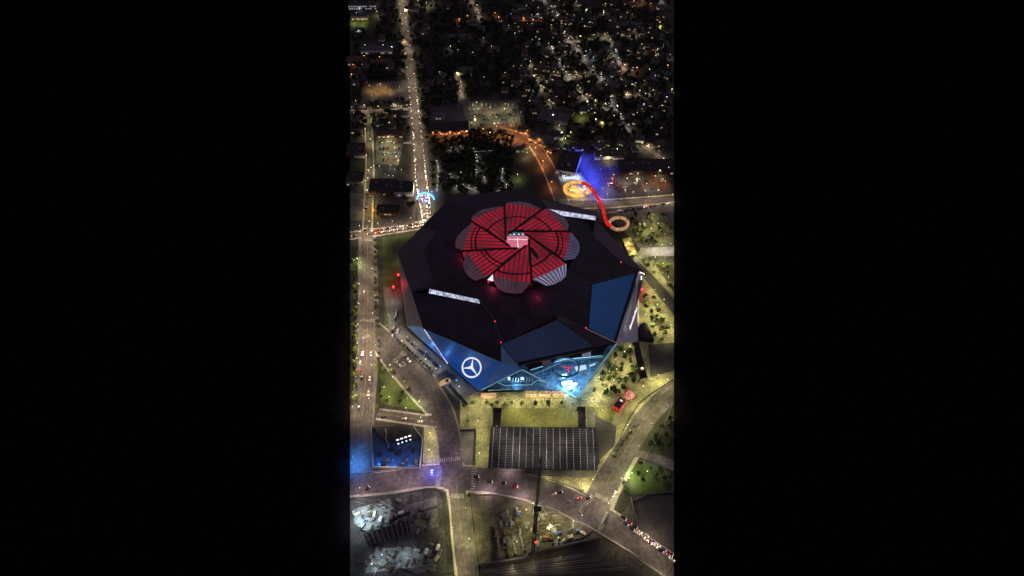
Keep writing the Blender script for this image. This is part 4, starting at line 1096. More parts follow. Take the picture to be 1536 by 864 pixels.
# bottom left construction site: shed frame, stacks, cabins
slat_canopy('steel_frame', [(545, 800), (612, 780), (616, 800), (553, 818)], 5, 'dark unfinished steel frame floor with pale joists on the building site', 9, 8, 'concrete', .35, cat='steel frame')
SC = ['white', 'grey', 'red', 'blue', 'silver']
CON = [('car_white', 'white'), ('car_grey', 'dark grey'), ('car_blue', 'blue'), ('wall_brick', 'rust red'), ('wall_cream', 'cream')]
def site_box(x, y, rz, where, k=None, w=4.6, d=2.2, h=2.4):
    m, c = CON[R.choice((0, 1, 1, 2, 3, 4, 4)) if k is None else k]; lab = f'{c} site container {where}'
    box_thing('site_container', x, y, w, d, h, rz, m, lab, 'container', group=lab+' (alike)')
for x, y, rz in ((550, 775, .9), (562, 772, 1.5), (571, 780, 1.5), (588, 776, 1.4), (602, 770, .3), (610, 768, .3), (536, 772, .4), (545, 788, 1.0), (640, 828, 1.4), (655, 838, .9), (657, 822, 1.3), (612, 792, 1.4), (560, 812, .1)): site_box(x, y, rz, 'on the white lit building site')
for x, y, rz in ((840, 765, .5), (862, 776, -.4), (846, 782, .9), (826, 776, 1.3), (880, 784, -.5), (868, 796, .2), (838, 800, .3), (818, 806, .2), (790, 790, 1.4), (778, 772, .2), (760, 786, 1.5), (742, 770, 1.5), (745, 800, 1.5), (757, 812, 1.5), (810, 760, .3), (824, 792, .8), (874, 800, -.4), (855, 806, .2)):
    if inpoly(x, y, [(745, 758), (826, 776), (890, 806), (745, 832)]): site_box(x, y, rz, 'on the yellow lit building site')
# stacks of timber and pipes
STK = []
for v in range(2):
    mb = MB()
    for r in range(3):
        for c in range(5-r):
            (mb.box(0, (c-(4-r)/2)*.62, r*.5, 6, .5, .42) if v == 0 else mb.tube((-3.2, (c-(4-r)/2)*.7, r*.6+.35), (3.2, (c-(4-r)/2)*.7, r*.6+.35), .33, .33, 8))
    t = mb.build('timber_stack' if v == 0 else 'pipe_stack', 'roof_brown' if v == 0 else 'metal_grey'); tag(t, 'x', 'stack'); STK.append((t, ('stack of timber beams', 'stack of grey pipes')[v]))
def stack(x, y, where):
    v = R.randrange(2); p = P(x, y); lab = f'{STK[v][1]} {where}'
    place(('stk', v), STK[v][0], Vector((p.x, p.y, .3)), R.choice((-.35, 1.22, -.3, 1.2) if x < 700 else (.45, -1.12, .1, 1.5))+R.uniform(-.1, .1), lab, lab+' (alike)', R.uniform(.4, 1.0))
for _ in range(120):
    x, y = R.uniform(750, 892), R.uniform(762, 822)
    if inpoly(x, y, [(745, 750), (828, 768), (898, 806), (745, 832)]): stack(x, y, 'lying in the yellow lit building yard')
for _ in range(150):
    x, y = R.uniform(530, 660), R.uniform(750, 858)
    if inpoly(x, y, [(530, 768), (586, 748), (640, 742), (660, 800), (592, 796), (545, 798)]) or inpoly(x, y, [(552, 826), (568, 820), (660, 815), (660, 858), (550, 858)]): stack(x, y, 'lying about the white lit building site')
# formwork walls on the two building sites
for i in range(64):
    lf = i < 26
    for _ in range(40):
        x, y = (R.uniform(540, 655), R.uniform(752, 858)) if lf else (R.uniform(745, 890), R.uniform(760, 822))
        if lf and (y < 800 or y > 824) or (not lf and inpoly(x, y, [(745, 750), (828, 768), (898, 806), (745, 832)])): break
    a_ = R.choice((-.35, 1.2, -.3, 1.25)) if lf else R.choice((.45, -1.1, .5, 0)); l_ = R.uniform(4, 11)
    p_ = P(x, y); d_ = Vector((math.cos(a_), math.sin(a_), 0))*l_/2; mb = MB()
    mb.beam(p_-d_+Vector((0, 0, .8)), p_+d_+Vector((0, 0, .8)), .35, 1.7)
    for k_ in range(int(l_//2)): mb.box(*(p_-d_+d_*2*(k_+.5)/(l_//2)).xy, .1, .5, .5, 1.2, a_)
    lab = 'low concrete formwork wall on the %s lit building site' % ('white' if lf else 'yellow')
    tag(mb.build('formwork_wall', 'concrete_dark' if i % 3 else 'metal_grey'), lab, 'formwork wall', lab+' (alike)')
for i, (a, b) in enumerate((((746, 800), (750, 838)), ((757, 803), (763, 834)), ((768, 806), (774, 833)), ((736, 790), (738, 842)), ((779, 796), (786, 828)))):
    W_ = [Vector(P(*a)), Vector(P(*b))]; mb = MB(); mb.beam(W_[0]+Vector((0, 0, 1)), W_[1]+Vector((0, 0, 1)), 1.2, 2.2)
    for k_ in range(6): mb.box(*W_[0].lerp(W_[1], (k_+.5)/6).xy, 2.1, 1.6, .8, .5)
    tag(mb.build('trench_wall', 'roof_dark' if i % 2 else 'concrete_dark'), 'long low trench wall running down the yellow lit yard', 'trench wall', 'trench walls of the yellow lit yard')
# rail lines in the dark gulch
mb = MB()
for k in range(4):
    a, b = P(722+k*6, 858+k*2.2), P(880+k*20, 832+k*7)
    d = (b-a).normalized(); n = Vector((-d.y, d.x, 0))
    rl, sl_ = MB(), MB()
    for s in (-.72, .72): rl.beam(a+n*s+Vector((0, 0, .62)), b+n*s+Vector((0, 0, .62)), .2, .2)
    for q in range(int((b-a).length//1.6)): sl_.beam(a+d*q*1.6-n*1.3+Vector((0, 0, .45)), a+d*q*1.6+n*1.3+Vector((0, 0, .45)), .35, .12)
    t = thing('rail_track', ['railway track nearest the high retaining wall in the dark yard', 'second railway track out from the high retaining wall', 'third railway track out from the high retaining wall', 'railway track farthest from the high retaining wall'][k], 'railway track')
    rl.build('rail', 'metal_grey', t); sl_.build('sleeper', 'concrete_dark', t)
# walls and parapets
W = wall_run
W('parapet_wall', [(611, 556), (625, 570), (640, 588), (650, 606), (657, 625)], 1.1, .5, 'concrete_dark', 'pale parapet on the outer bend of the curved road by the small lawn')
W('parapet_wall', [(622, 538), (640, 556), (660, 580), (678, 606), (686, 622)], 1.1, .5, 'concrete_dark', 'dark parapet on the inner bend of the curved road by the dock')
W('parapet_wall', [(686, 622), (692, 650), (694, 690)], 1.1, .5, 'concrete_dark', 'pale parapet along the straight end of the curved road')
W('parapet_wall', [(527, 747), (590, 742), (640, 733), (656, 733)], 1.2, .6, 'concrete_dark', 'parapet along the wide cross street over the white lit site')
W('parapet_wall', [(527, 711), (580, 706), (640, 696)], 1.2, .6, 'concrete_dark', 'parapet along the wide cross street on the blue lit side')
W('parapet_wall', [(702, 742), (740, 742), (800, 754), (850, 772), (900, 802), (960, 838), (1004, 864)], 1.2, .6, 'concrete_dark', 'long parapet of the diagonal street above the yellow lit site')
W('parapet_wall', [(742, 700), (800, 712), (860, 731), (880, 742)], 1.2, .5, 'concrete_dark', 'parapet of the diagonal street below the big canopy')
W('parapet_wall', [(932, 776), (960, 796), (1008, 832)], 1.2, .5, 'concrete_dark', 'parapet beside the queue of cars on the diagonal street')
W('parapet_wall', [(948, 645), (962, 625), (982, 600), (1008, 578)], .8, .8, 'concrete_dark', 'dark planter wall between plaza and the bending street')
W('parapet_wall', [(930, 655), (944, 628), (958, 606), (975, 592), (1009, 570)], 1.0, .8, 'roof_dark', 'dark retaining wall along the plaza edge behind the red truck')
W('parapet_wall', [(962, 700), (975, 675), (990, 655), (1008, 608)], 1.0, .5, 'concrete_dark', 'pale parapet along the bending street beside the dark lawn')
W('parapet_wall', [(672, 744), (676, 800), (682, 862)], 1.1, .5, 'concrete_dark', 'parapet of the lower straight road on the white lit site side')
W('parapet_wall', [(704, 746), (710, 800), (718, 862)], 1.1, .5, 'concrete_dark', 'parapet of the lower straight road on the yellow lit site side')
W('retaining_wall', [(716, 848), (788, 838), (792, 830), (900, 808)], 4, .8, 'concrete_dark', 'high retaining wall below the yellow lit building site')
W('retaining_wall', [(950, 752), (972, 742), (1009, 738)], 2, .6, 'concrete_dark', 'dark wall under the green lit lawn')
W('retaining_wall', [(946, 746), (957, 790)], 2, .6, 'concrete_dark', 'short dark wall beside the queue of cars')
W('retaining_wall', [(690, 647), (714, 646), (712, 698)], 3, .6, 'roof_dark', 'dark wall of the stair yard beside the curved road')
W('retaining_wall', [(610, 497), (640, 522), (680, 556), (700, 576)], 1.2, .8, 'concrete_dark', 'low pale wall along the foot of the blue star panel')
W('dock_wall', [(590, 500), (605, 522), (640, 556), (655, 572)], 1.4, .6, 'roof_dark', 'dark wall between service yard and the curved road')
# small sheds in the wedge by the junction
box_thing('bus', 743, 590, 1, 1, 1, 0, 'metal_dark', 'x', 'x') if False else None
# ================================================================== LIGHTS
lamps_on('top', 1, .0, .62, 26, 'warm', 3300, 'on the wide avenue behind the stadium', 9, False)
lamps_on('top', 1, .62, 1, 18, 'warm', 5500, 'on the far end of the wide avenue', 9, True)
lamps_on('ave', 1, .05, 1, 20, 'warm', 9000, 'on the tree lined avenue', 12, True)
lamps_on('aveup', 1, .0, .9, 9, 'yellow', 5000, 'on the narrow street beyond the junction', 9, True)
lamps_on('cross345', 1, .05, .95, 9, 'warm', 6000, 'on the busy cross street', 10, True)
lamps_on('cross167', 1, .05, .95, 5, 'warm', 5000, 'on the small far cross street', 9, True)
lamps_on('curve', 1, .05, .62, 9, 'warm', 9000, 'on the curved road', 12, True)
lamps_on('curve', 1, .7, .95, 2, 'rose', 5500, 'on the straight end of the curved road', 12, True)
lamps_on('crossl', 1, .1, .9, 5, 'rose', 12000, 'on the wide cross street', 12, True)
lamps_on('crossr', 1, .12, .32, 3, 'rose', 7000, 'on the diagonal street below the canopy', 8, True)
lamps_on('crossr', 1, .42, .7, 4, 'rose', 4500, 'on the middle of the diagonal street', 12, True)
lamps_on('crossr', 1, .74, .96, 3, 'warm', 9000, 'on the lower end of the diagonal street', 12, True)
lamps_on('south', 1, .2, .95, 5, 'yellow', 12000, 'on the lower straight road', 12, True)
lamps_on('east', 1, .08, .95, 10, 'yellow', 13500, 'on the bending street by the plaza', 12, True)
lamps_on('ramp', 1, .3, .8, 1, 'white', 6000, 'on the ramp by the dark lawn', 12, True)
lamps_on('mid', 1, .1, .9, 3, 'warm', 7000, 'on the short street by the site compound', 12, True)
lamps_on('blvd', 1, .05, .95, 9, 'warm', 7500, 'on the boulevard by the footbridge', 11, True)
lamps_on('orange', 1, .05, .95, 11, 'orange', 9000, 'on the orange lit street', 9, True)
for k, n in (('a', 9), ('b', 4), ('c', 7), ('d', 6), ('e', 4), ('f', 4), ('g', 4), ('h', 4), ('i', 4), ('j', 3), ('k', 3), ('l', 2), ('n', 4)):
    lamps_on('sub_'+k, 1, .02, .98, n, R.choice(('white', 'warm', 'warm')), 5200, 'on a street among the dark trees', 7, True)
for x, y in ((745, 655), (775, 672), (810, 655), (845, 672), (880, 655), (885, 692), (775, 690), (820, 693)): flood(x, y, 'white', 3600, 'added above the big slatted canopy to brighten it', 20, 0)  # floodlights put in to lift the dark canopy beams
for x, y in ((640, 534), (662, 555), (686, 577)): lamp(x, y, 'azure', 3000, 'washing the blue star panel from below', 7, R.uniform(0, 6), name='flood_light', lens=0, point=True)
# plaza
PL = [(716, 610), (730, 606), (758, 603), (775, 602), (793, 602), (812, 603), (830, 603), (848, 604), (890, 600), (905, 585), (915, 565), (922, 548), (935, 535), (940, 560), (930, 580), (950, 545), (960, 585), (985, 570), (700, 625), (715, 640), (722, 660), (718, 690),
      (905, 598), (918, 574), (898, 572), (945, 525), (925, 560), (960, 560), (770, 628), (800, 632), (830, 628), (856, 630), (890, 630), (905, 622), (975, 490), (985, 465), (990, 500), (1000, 480), (970, 460), (965, 425), (1002, 510), (995, 455), (978, 440), (968, 480), (1004, 495), (992, 478)]  # lamps beside the lettered wall are added to wash it
for x, y in PL:
    lamp(x+R.uniform(-2, 2), y+R.uniform(-2, 2), 'yellow', R.choice((2500, 4500, 7000)) if y < 625 else 5500, 'on the stadium plaza', 8 if y < 625 else 11, R.uniform(0, 6), name='flood_light', lens=R.choice((0, 0, 1)))
for x, y in ((965, 345), (975, 352), (985, 345), (995, 360), (955, 360), (990, 376), (975, 377), (1004, 375), (980, 395), (992, 405), (1003, 398), (985, 415), (1000, 425), (978, 330), (950, 385), (940, 372), (953, 395)):
    lamp(x, y, 'yellow' if y < 370 or y > 385 else 'white', 6500, 'among the lit trees beyond the right wall', 10, R.uniform(0, 6), name='flood_light')
for x, y in ((600, 345), (585, 478), (595, 505), (612, 510), (622, 520), (640, 545), (655, 558), (690, 585), (590, 455), (604, 395)): lamp(x, y, 'white', 2200, 'in the service yard beside the stadium', 7, R.uniform(0, 6), name='flood_light')
for x, y in ((612, 600), (630, 608), (578, 585), (590, 570), (586, 600)): lamp(x, y, 'green' if x > 605 else 'yellow', 2400, 'on the small lawn inside the bend', 6, R.uniform(0, 6), name='flood_light')
for x, y in ((645, 655), (644, 680)): lamp(x, y, 'yellow', 3000, 'in the strip yard by the site compound', 7, name='flood_light')
for x, y, k, pw in ((945, 715, 'green', 9000), (941, 722, 'white', 4000), (968, 712, 'green', 2500)): lamp(x, y, k, pw, 'flooding the green lawn', 7, name='flood_light')
for x, y in ((715, 162), (735, 170), (758, 165), (770, 180), (712, 183), (745, 185)): lamp(x, y, 'yellow', 5500, 'in the big far car park', 9, R.uniform(0, 6), name='flood_light')
for x, y in ((575, 222), (593, 222), (578, 240), (595, 242), (585, 212)): lamp(x, y, 'yellow', 4500, 'in the car park behind the low hall', 8, R.uniform(0, 6), name='flood_light')
for x, y in ((920, 270), (940, 275), (955, 268), (982, 272), (912, 285), (968, 283), (996, 280)): lamp(x, y, 'orange' if R.random() < .2 else 'warm', 4500, 'in the brown car park by the boulevard', 8, R.uniform(0, 6), name='flood_light')
for x, y in ((650, 206), (662, 207), (676, 206), (690, 206), (702, 203), (735, 205), (750, 210), (765, 212), (725, 200), (560, 312), (562, 322), (531, 104), (529, 118), (570, 92), (548, 90), (571, 132), (580, 138), (556, 135), (566, 140), (690, 35), (702, 30), (785, 33), (800, 36), (812, 33), (838, 38), (845, 32), (955, 108), (985, 36), (950, 8), (962, 6), (975, 12), (1000, 104), (742, 26), (748, 32), (936, 104)):
    lamp(x, y, 'amber' if 545 < x < 600 and y > 120 else 'orange', 5500 if y > 120 else 3500, 'on an orange lit corner of the far blocks', 7, R.uniform(0, 6), name='flood_light')
for x, y in ((628, 8), (640, 10), (650, 6), (566, 24), (545, 36), (530, 36), (880, 158), (872, 178), (893, 185), (902, 190), (920, 180), (908, 12), (905, 24), (880, 20), (985, 80), (990, 45), (962, 222), (988, 262), (925, 230), (912, 242), (900, 240), (856, 205), (848, 214), (776, 268), (790, 235), (794, 228), (542, 400), (538, 395)):
    lamp(x, y, 'green' if R.random() < .45 else 'yellow', 4500, 'lighting greenery in the far blocks', 7, R.uniform(0, 6), name='flood_light')
for x, y in ((548, 74), (575, 74), (588, 76)): lamp(x, y, 'cool', 1800, 'beside the teal lit hall', 7, name='flood_light')
for x, y in ((533, 776), (541, 786), (556, 775)): lamp(x, y, 'cool', 11000, 'flooding the white lit slab, upper one', 12, name='flood_light')
for x, y in ((575, 838), (610, 836), (560, 852)): lamp(x, y, 'cool', 3600, 'flooding the white lit slab, lower one', 10, name='flood_light')
for x, y in ((790, 772), (792, 800), (812, 775), (835, 785), (775, 818), (858, 790), (822, 796), (800, 762)): lamp(x, y, 'yellow', 6000, 'flooding the yellow lit building yard', 11, R.uniform(0, 6), name='flood_light')
for x, y in ((820, 722), (850, 727), (872, 730)): lamp(x, y, 'yellow', 2600, 'on the walkway under the big canopy', 6, name='flood_light')
for x, y in ((874, 240), (879, 250), (885, 260), (890, 270), (896, 281), (902, 292), (884, 274), (900, 262), (914, 256)): lamp(x, y, 'blue', 26000 if x < 898 or y > 270 else 8000, 'flooding the blue yard by the footbridge', 10, R.uniform(0, 6), name='flood_light', lens=0)
for x, y in ((846, 268), (856, 268), (866, 267)): lamp(x, y, 'cool', 2600, 'along the white lit wall by the black block', 4, 0, name='flood_light')
for x, y in ((530, 702), (540, 704), (531, 690), (535, 672)): lamp(x, y, 'azure', 12000 if y > 680 else 5000, 'washing the street blue by the site compound', 9, R.uniform(0, 6), name='flood_light')
for x, y in ((566, 692), (590, 694), (612, 694)): lamp(x, y, 'azure', 2600, 'washing the compound floor blue', 7, 0, name='flood_light')
for x, y in ((629, 290), (648, 292), (638, 300)): lamp(x, y, 'azure', 9000, 'at the foot of the glowing arch', 5, name='flood_light')
for x, y in ((770, 852), (800, 846), (840, 840)): flood(x, y, 'warm', 2200, 'in the dark railway yard', 9, 0)
# scattered porch lights in the dark suburbs
n = 0
while n < 170:
    x, y = R.uniform(780, 1006), R.uniform(2, 175)
    if R.random() < .07: x, y = R.uniform(640, 790), R.uniform(2, 150)
    elif R.random() < .2: x, y = R.uniform(528, 605), R.uniform(2, 285)
    if free(x, y, 0): lamp(x, y, R.choice(('white', 'warm', 'white', 'yellow', 'cool')), R.choice((500, 700, 1600)), 'in a garden among the dark trees', 5, R.uniform(0, 6), name='garden_lamp', lens=R.choice((0, .5, .6, .9))); n += 1
# ================================================================== CARS
cars_on('top', .80, .02, .66, 40, 'parked along the wide avenue behind the stadium', 0, 1, paints=('black', 'grey', 'black', 'blue', 'silver', 'white'))
cars_on('top', -.80, .02, .66, 40, 'parked along the wide avenue behind the stadium', 0, 1, True, paints=('black', 'grey', 'black', 'red', 'silver', 'white'))
cars_on('top', .3, .0, .2, 7, 'driving on the wide avenue near the arch', 1, 1); cars_on('top', -.3, .0, .2, 7, 'driving on the wide avenue near the arch', 1, 1, True)
cars_on('cross345', .45, .3, 1, 17, 'queuing on the busy cross street', 1, 1, False); cars_on('cross345', -.45, .1, 1, 17, 'queuing on the busy cross street', 1, 1, True)
cars_on('aveup', .5, .0, .5, 7, 'on the narrow street beyond the junction', 1, 1)
cars_on('ave', .5, .1, .95, 6, 'driving on the tree lined avenue', 1, 0, skip=.4); cars_on('ave', -.5, .1, .5, 4, 'driving on the tree lined avenue', 1, 0, True, skip=.3)
for x, y in ((542, 534), (541, 545), (540, 558)): car(x, y, 1.6, 'waiting at the kerb of the tree lined avenue', far=0)
for k, (x, y) in enumerate(((589, 505), (597, 497), (592, 480), (594, 474), (595, 468), (591, 492), (589, 498))): car(x, y, 1.4, 'parked in the service yard by the stadium wall', far=0)
for i in range(13):
    x, y = 612+i*3.6, 511+i*3.25
    car(x, y, 2.4, 'parked in the row along the foot of the blue panel', ('black', 'grey', 'black')[i % 3], far=0)
for i in range(9): car(676+i*2.9, 580+i*3.2, 2.3, 'parked in the dark row behind the dock', 'black', far=0)
car(609, 536, -.8, 'x', 'blue', 1, 0, label='blue car with lights on at the service yard gate'); car(613, 541, -.8, 'x', 'white', 1, 0, label='white car with lights on at the service yard gate')
for x, y, h in ((594, 541, -.7), (597, 546, -.6), (604, 551, .3), (606, 546, -.7), (601, 549, -.6)): car(x, y, h, 'stopped on the bend of the curved road', far=0)
for x, y, p_ in ((643, 623, 'white'), (606, 629, 'silver'), (630, 633, 'white'), (576, 627, 'black')): car(x, y, .1, 'x', p_, 0, 0, label={'643': 'white car parked at the end of the short street by the curve', '606': 'silver car parked midway on the short street by the compound', '630': 'white car parked against the compound side of the short street', '576': 'black car parked at the corner of the short street'}[str(x)])
for x, y, h, p_, l in ((714, 716, .05, 'black', 'first of the black cars crossing below the canopy, farthest up'), (716, 724, .0, 'grey', 'grey car at the stop line of the crossing below the canopy'), (734, 724, .1, 'black', 'black car in the middle of the crossing below the canopy'), (755, 725, -.2, 'black', 'black car next in line on the diagonal street'), (772, 730, -.2, 'red', 'red car on the diagonal street behind a black one'),
                     (830, 742, .4, 'silver', 'silver car meeting a dark one on the diagonal street'), (840, 740, .5, 'black', 'black car beside a silver one on the diagonal street'), (851, 753, .3, 'grey', 'grey car alone on the diagonal street'),
                     (868, 748, .3, 'red', 'red car at the junction with the bending street'), (882, 748, .4, 'black', 'black car with lights on turning at the bending street'), (922, 741, 1.1, 'white', 'white car driving up the bending street'), (918, 749, 1.1, 'silver', 'silver car behind a white one on the bending street'),
                     (551, 734, .9, 'black', 'black van turning on the wide cross street'), (979, 602, .9, 'grey', 'grey car far up the bending street'), (944, 650, 1.0, 'black', 'black car midway on the bending street')):
    car(x, y, h, 'x', p_, 1 if p_ != 'grey' else 0, 0, label=l)
for i in range(18): 
    u_ = i/17; car(934+74*u_+R.uniform(-1, 1), 778+56*u_+R.uniform(-1, 1)+(5 if i % 2 else 0), -.62, 'in the tight queue beside the diagonal street', R.choice(('white', 'silver', 'blue', 'red', 'black')), 1, 0)
for r in range(5):
    for i in range(11):
        if R.random() < .35: continue
        car(703+i*6.6+r*1.2, 158+r*7.2, PI/2+R.uniform(-.08, .08), 'parked in the big far car park', far=1)
for r in range(4):
    for i in range(6):
        if R.random() < .3: continue
        car(570+i*5.6, 214+r*8.5, PI/2, 'parked in the car park behind the low hall', far=1)
for _ in range(20): car(R.uniform(908, 1000), R.uniform(268, 288), R.choice((0, PI/2)), 'parked in the brown car park by the boulevard', far=1)
for i in range(12): car(930+i*6.5+R.uniform(-1, 1), 317-i*.95, PI+.05, 'in line on the narrow lane beside the boulevard', far=1)
p = P(648, 709); t = thing('police_car', 'police car with flashing blue lights at the junction', 'police car', (p.x, p.y, .25), 1.6)
b, c_, tp = car_parts('white'); b.build('body', 'car_white', t); c_.build('cabin_glass', 'glass_dark', t); tp.build('roof', 'car_white', t); MB().box(-.4, 0, 1.54, .6, 1.4, .35).build('light_bar', 'lamp_glow_blue', t)
for x in (-1.35, 1.4):
    for y in (-.85, .85): wheel_mb(x, y).build('wheel', 'rubber', t)
bulb(t, 'blue', 14000, 6, -.4, 0)
# ================================================================== PEOPLE on the plaza
n = 0
for _ in range(3000):
    if n >= 285: break
    x, y = R.uniform(692, 1000), R.uniform(515, 655)
    if inpoly(x, y, [(694, 602), (716, 592), (780, 588), (860, 599), (890, 578), (930, 520), (948, 520), (960, 575), (1000, 560), (966, 596), (930, 640), (880, 612), (760, 612), (700, 640)]) and not inpoly(x, y, [(918, 600), (936, 584), (952, 590), (930, 622)]):
        person(x, y, 'crossing the lit plaza before the glass front'); n += 1
# ================================================================== TREES
for i in range(26):
    y = 362+i*9.4
    if y < 600: tree(563+(y-360)*.012+(3 if y > 480 else 0)+(max(0, y-500)*.02), y, 'mid', 'small street tree on the stadium side of the avenue', 'street trees on the stadium side of the avenue', .62)
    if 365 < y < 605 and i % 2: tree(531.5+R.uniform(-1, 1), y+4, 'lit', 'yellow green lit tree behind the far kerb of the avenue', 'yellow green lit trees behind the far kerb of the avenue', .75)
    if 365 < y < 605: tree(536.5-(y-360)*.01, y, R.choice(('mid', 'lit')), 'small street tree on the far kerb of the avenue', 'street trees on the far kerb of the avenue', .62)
for x, y in BEDS:
    for _ in range(2): tree(x+R.uniform(-2.5, 2.5), y+R.uniform(-2, 2), R.choice(('dark', 'mid', 'lit')), 'small plaza tree standing near the stadium', 'small trees on the stadium plaza', R.uniform(.45, .75))
for _ in range(200):
    x, y = R.uniform(870, 1006), R.uniform(430, 600)
    if inpoly(x, y, [(888, 582), (928, 524), (946, 520), (956, 578), (900, 600)]) or inpoly(x, y, [(966, 430), (1006, 470), (1006, 510), (984, 510)]):
        if R.random() < .42: tree(x, y, R.choice(('dark', 'mid', 'mid')), 'small plaza tree standing near the stadium', 'small trees on the stadium plaza', R.uniform(.45, .75))
for x, y in ((712, 604), (728, 603), (745, 606), (765, 605), (785, 606), (803, 607), (821, 606), (840, 607), (735, 612), (757, 609), (700, 632), (694, 612)): tree(x+R.uniform(-3, 3), y+R.uniform(-2, 2), 'mid', 'small tree in the row across the plaza front', 'small trees across the plaza front', R.uniform(.5, .75))
for _ in range(110):
    x, y = R.uniform(945, 1006), R.uniform(322, 430)
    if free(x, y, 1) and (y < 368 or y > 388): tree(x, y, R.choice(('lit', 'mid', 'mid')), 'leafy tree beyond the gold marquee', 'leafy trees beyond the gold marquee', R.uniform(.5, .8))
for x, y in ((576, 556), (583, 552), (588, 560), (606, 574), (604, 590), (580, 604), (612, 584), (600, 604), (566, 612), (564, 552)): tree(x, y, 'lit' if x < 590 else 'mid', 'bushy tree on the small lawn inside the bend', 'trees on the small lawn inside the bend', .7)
for i in range(13): tree(598+i*4.2, 512+i*3.9 + (0), 'dark', 'dark clipped tree between service yard and curved road', 'dark trees between service yard and curved road', .45)
for x, y in ((955, 712), (964, 722), (975, 704), (985, 712), (996, 718), (1003, 730), (960, 697), (1004, 716), (990, 702), (938, 735), (935, 725)): tree(x, y, 'mid', 'bushy tree at the edge of the green lit lawn', 'trees at the edge of the green lit lawn', .7)
for x, y in ((990, 640), (998, 655), (982, 655), (1004, 630), (976, 668), (990, 672), (1003, 672)): tree(x, y, 'dark', 'dark tree on the unlit lawn inside the bending street', 'dark trees on the unlit lawn', .8)
for i in range(7): tree(950-i*5+R.uniform(-1, 1), 642+i*7, 'mid', 'small tree in the planter by the bending street', 'small trees in the planter by the bending street', .5)
for i in range(5): tree(606+i*3.6, 302+i*3+R.uniform(-3, 3), 'mid', 'leafy tree before the blue arch', 'leafy trees before the blue arch', .9)
for x, y in ((664, 740), (703, 745), (704, 760), (660, 700), (896, 720), (893, 710), (886, 728), (700, 690), (693, 668)): tree(x, y, 'dark', 'dark tree at the edge of the crossing', 'dark trees at the edge of the crossing', .55)
for _ in range(500):
    x, y = R.uniform(650, 770), R.uniform(206, 290)
    if free(x, y, 1) and NT[0] < 262 and y < 292-(x-650)*.02: tree(x, y, 'mid_far' if R.random() < .5 else 'dark_far', 'dark tree of the park behind the stadium', 'dark trees of the park behind the stadium', 1.1)
PATHS = ([(668, 228, 2.2), (690, 224, 2.2), (715, 228, 2.2), (740, 226, 2.2)], [(668, 262, 2.2), (685, 268, 2.2), (700, 258, 2.2), (722, 262, 2.2), (728, 276, 2.2)], [(756, 252, 2.2), (752, 268, 2.2), (760, 282, 2.2), (742, 288, 2.2)], [(655, 240, 3), (658, 262, 3), (655, 288, 3)], [(680, 284, 2), (700, 282, 2), (716, 288, 2)], [(716, 236, 2), (714, 244, 2), (726, 250, 2)])
for i, pts in enumerate(PATHS):
    road('path%d' % i, pts, 'concrete_dark')
    lamps_on('path%d' % i, 1, .02, .98, 4, 'white', 1800, 'along a curving path in the dark park behind the stadium', 5, True, lens=.6)
# houses in the suburbs
HX = []
n = 0
excl([(560, 262), (622, 258), (622, 298), (560, 298)]); excl([(645, 160), (705, 160), (702, 210), (645, 206)]); excl([(690, 150), (784, 146), (786, 194), (696, 196)]); excl([(563, 190), (610, 190), (604, 250), (560, 250)])
excl([(832, 228), (906, 226), (906, 300), (834, 300)]); excl([(890, 222), (935, 222), (935, 240), (890, 240)]); excl([(870, 240), (1011, 238), (1011, 320), (870, 320)]); excl([(540, 60), (592, 60), (592, 86), (540, 86)]); excl([(525, 0), (570, 0), (570, 44), (525, 44)])
excl([(545, 122), (610, 118), (622, 150), (540, 160)]); excl([(800, 165), (850, 165), (850, 216), (800, 216)]); excl([(560, 292), (628, 292), (628, 345), (560, 345)]); excl([(858, 168), (886, 166), (886, 188), (858, 188)])
for _ in range(6000):
    if n >= 230: break
    x, y = R.uniform(775, 1004), R.uniform(4, 228)
    if R.random() < .07: x, y = R.uniform(632, 790), R.uniform(6, 150)
    if R.random() < .12: x, y = R.uniform(530, 612), R.uniform(44, 240)
    if free(x, y, 4) and all((x-a)**2+(1.4*(y-b))**2 > 70 for a, b in HX):
        HX.append((x, y)); house(x, y, 'among the dark trees of the far suburb'); n += 1
for a, b in HX: excl([(a-5, b-4), (a+5, b-4), (a+5, b+3), (a-5, b+3)])
# individually countable trees of the near suburb, then the rest of the wood as one mass
for _ in range(3000):
    if NT[0] >= 298: break
    x, y = R.uniform(528, 1008), R.uniform(150, 290)
    if free(x, y, 2) and not inpoly(x, y, [(645, 206), (770, 200), (800, 290), (640, 300)]): tree(x, y, R.choice(('dark_far', 'dark_far', 'mid_far')), 'dark round tree in the blocks behind the stadium', 'dark trees in the blocks behind the stadium', 1.15)
wood = MB(); nw = 0
protos = []
for v in range(5):
    rr = random.Random(90+v); protos.append(lump_crown(rr, r=4.4, h=6.5, z0=1.5, lobes=5, leaves=9, ls=1.7))
for _ in range(20000):
    if nw >= 2300: break
    x, y = R.uniform(527, 1009), -6+R.random()**.9*215
    if nw > 2020: x, y = R.uniform(648, 768), R.uniform(206, 290)
    if not free(x, y, 1.8): continue
    if any((lx-P(x, y).x)**2+(ly-P(x, y).y)**2 < (lw/2+3.8)**2 for lx, ly, lw in ROADS['top'][0]): continue
    p = P(x, y); pr = protos[R.randrange(5)]; s = R.uniform(.5, 1.0); a = R.uniform(0, 6.28); ca, sa = math.cos(a)*s, math.sin(a)*s
    o = len(wood.v); wood.v += [(p.x+X*ca-Y*sa, p.y+X*sa+Y*ca, Z*s) for X, Y, Z in pr.v]; wood.f += [tuple(i+o for i in f) for f in pr.f]; wood.m += [0]*len(pr.f); nw += 1
tag(wood.build('woods', 'leaf_dark'), 'dark unbroken tree cover over the far suburbs', None, None, 'stuff')
print('COUNTS trees', NT, 'cars', NC, 'lamps', NL, 'houses', NH, 'wood', nw)
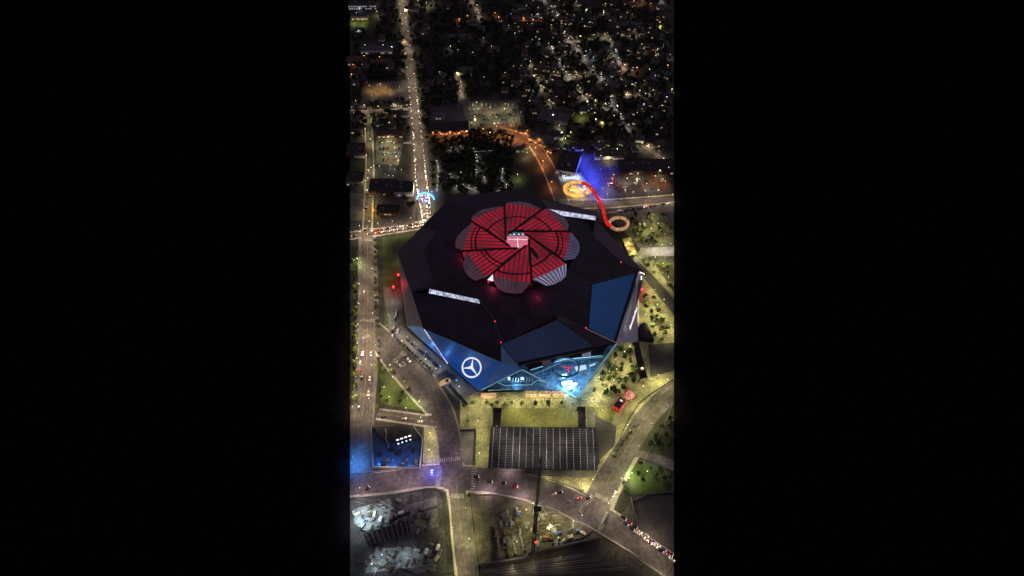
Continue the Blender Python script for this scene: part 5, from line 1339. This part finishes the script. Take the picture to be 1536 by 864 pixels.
# prototypes that were never placed are removed
for coll in (TREES, CARS, LAMPS):
    for t in list(coll.values()):
        if t.get('label') == 'x':
            for c in list(t.children_recursive): bpy.data.objects.remove(c)
            bpy.data.objects.remove(t)
for lst in (HOUSES, PEOPLE, STK):
    for t, _n in lst:
        if t.get('label') == 'x':
            for c in list(t.children_recursive): bpy.data.objects.remove(c)
            bpy.data.objects.remove(t)
# ================================================================== CAMERA, SKY, MOON
cam = bpy.data.cameras.new('camera'); co = bpy.data.objects.new('camera', cam); COL.objects.link(co)
co.location = (0, 0, H); co.rotation_euler = (PI/2-PITCH, 0, 0)
cam.sensor_width = 36; cam.lens = 36*F/1536; cam.clip_end = 8000; cam.clip_start = 1
sc.camera = co
w = bpy.data.worlds.new('World'); sc.world = w; w.use_nodes = True
bg = w.node_tree.nodes['Background']; sky = w.node_tree.nodes.new('ShaderNodeTexSky'); sky.sky_type = 'NISHITA'; sky.sun_disc = False
sky.sun_elevation = math.radians(-3); sky.sun_rotation = math.radians(120)
glow = w.node_tree.nodes.new('ShaderNodeVectorMath'); glow.operation = 'ADD'; glow.inputs[1].default_value = (1.35, 1.05, 1.5)   # even town skyglow added to lift the dark ambient
w.node_tree.links.new(sky.outputs[0], glow.inputs[0]); w.node_tree.links.new(glow.outputs[0], bg.inputs[0]); bg.inputs[1].default_value = .1
sl = bpy.data.lights.new('moon', 'SUN'); sl.energy = .06; sl.angle = math.radians(.5); sl.color = (1, .95, .88)
so = bpy.data.objects.new('moon', sl); COL.objects.link(so); so.rotation_euler = (math.radians(40), 0, math.radians(120)); so.location = (0, 0, 800)
sc.render.engine = 'CYCLES'; sc.view_settings.view_transform = 'Standard'; sc.view_settings.look = 'None'; sc.view_settings.exposure = 0
sc.cycles.use_denoising = True; sc.cycles.max_bounces = 4; sc.cycles.diffuse_bounces = 2; sc.cycles.transparent_max_bounces = 8
sc.cycles.sample_clamp_indirect = 2; sc.cycles.use_light_tree = True; sc.cycles.caustics_reflective = False; sc.cycles.caustics_refractive = False
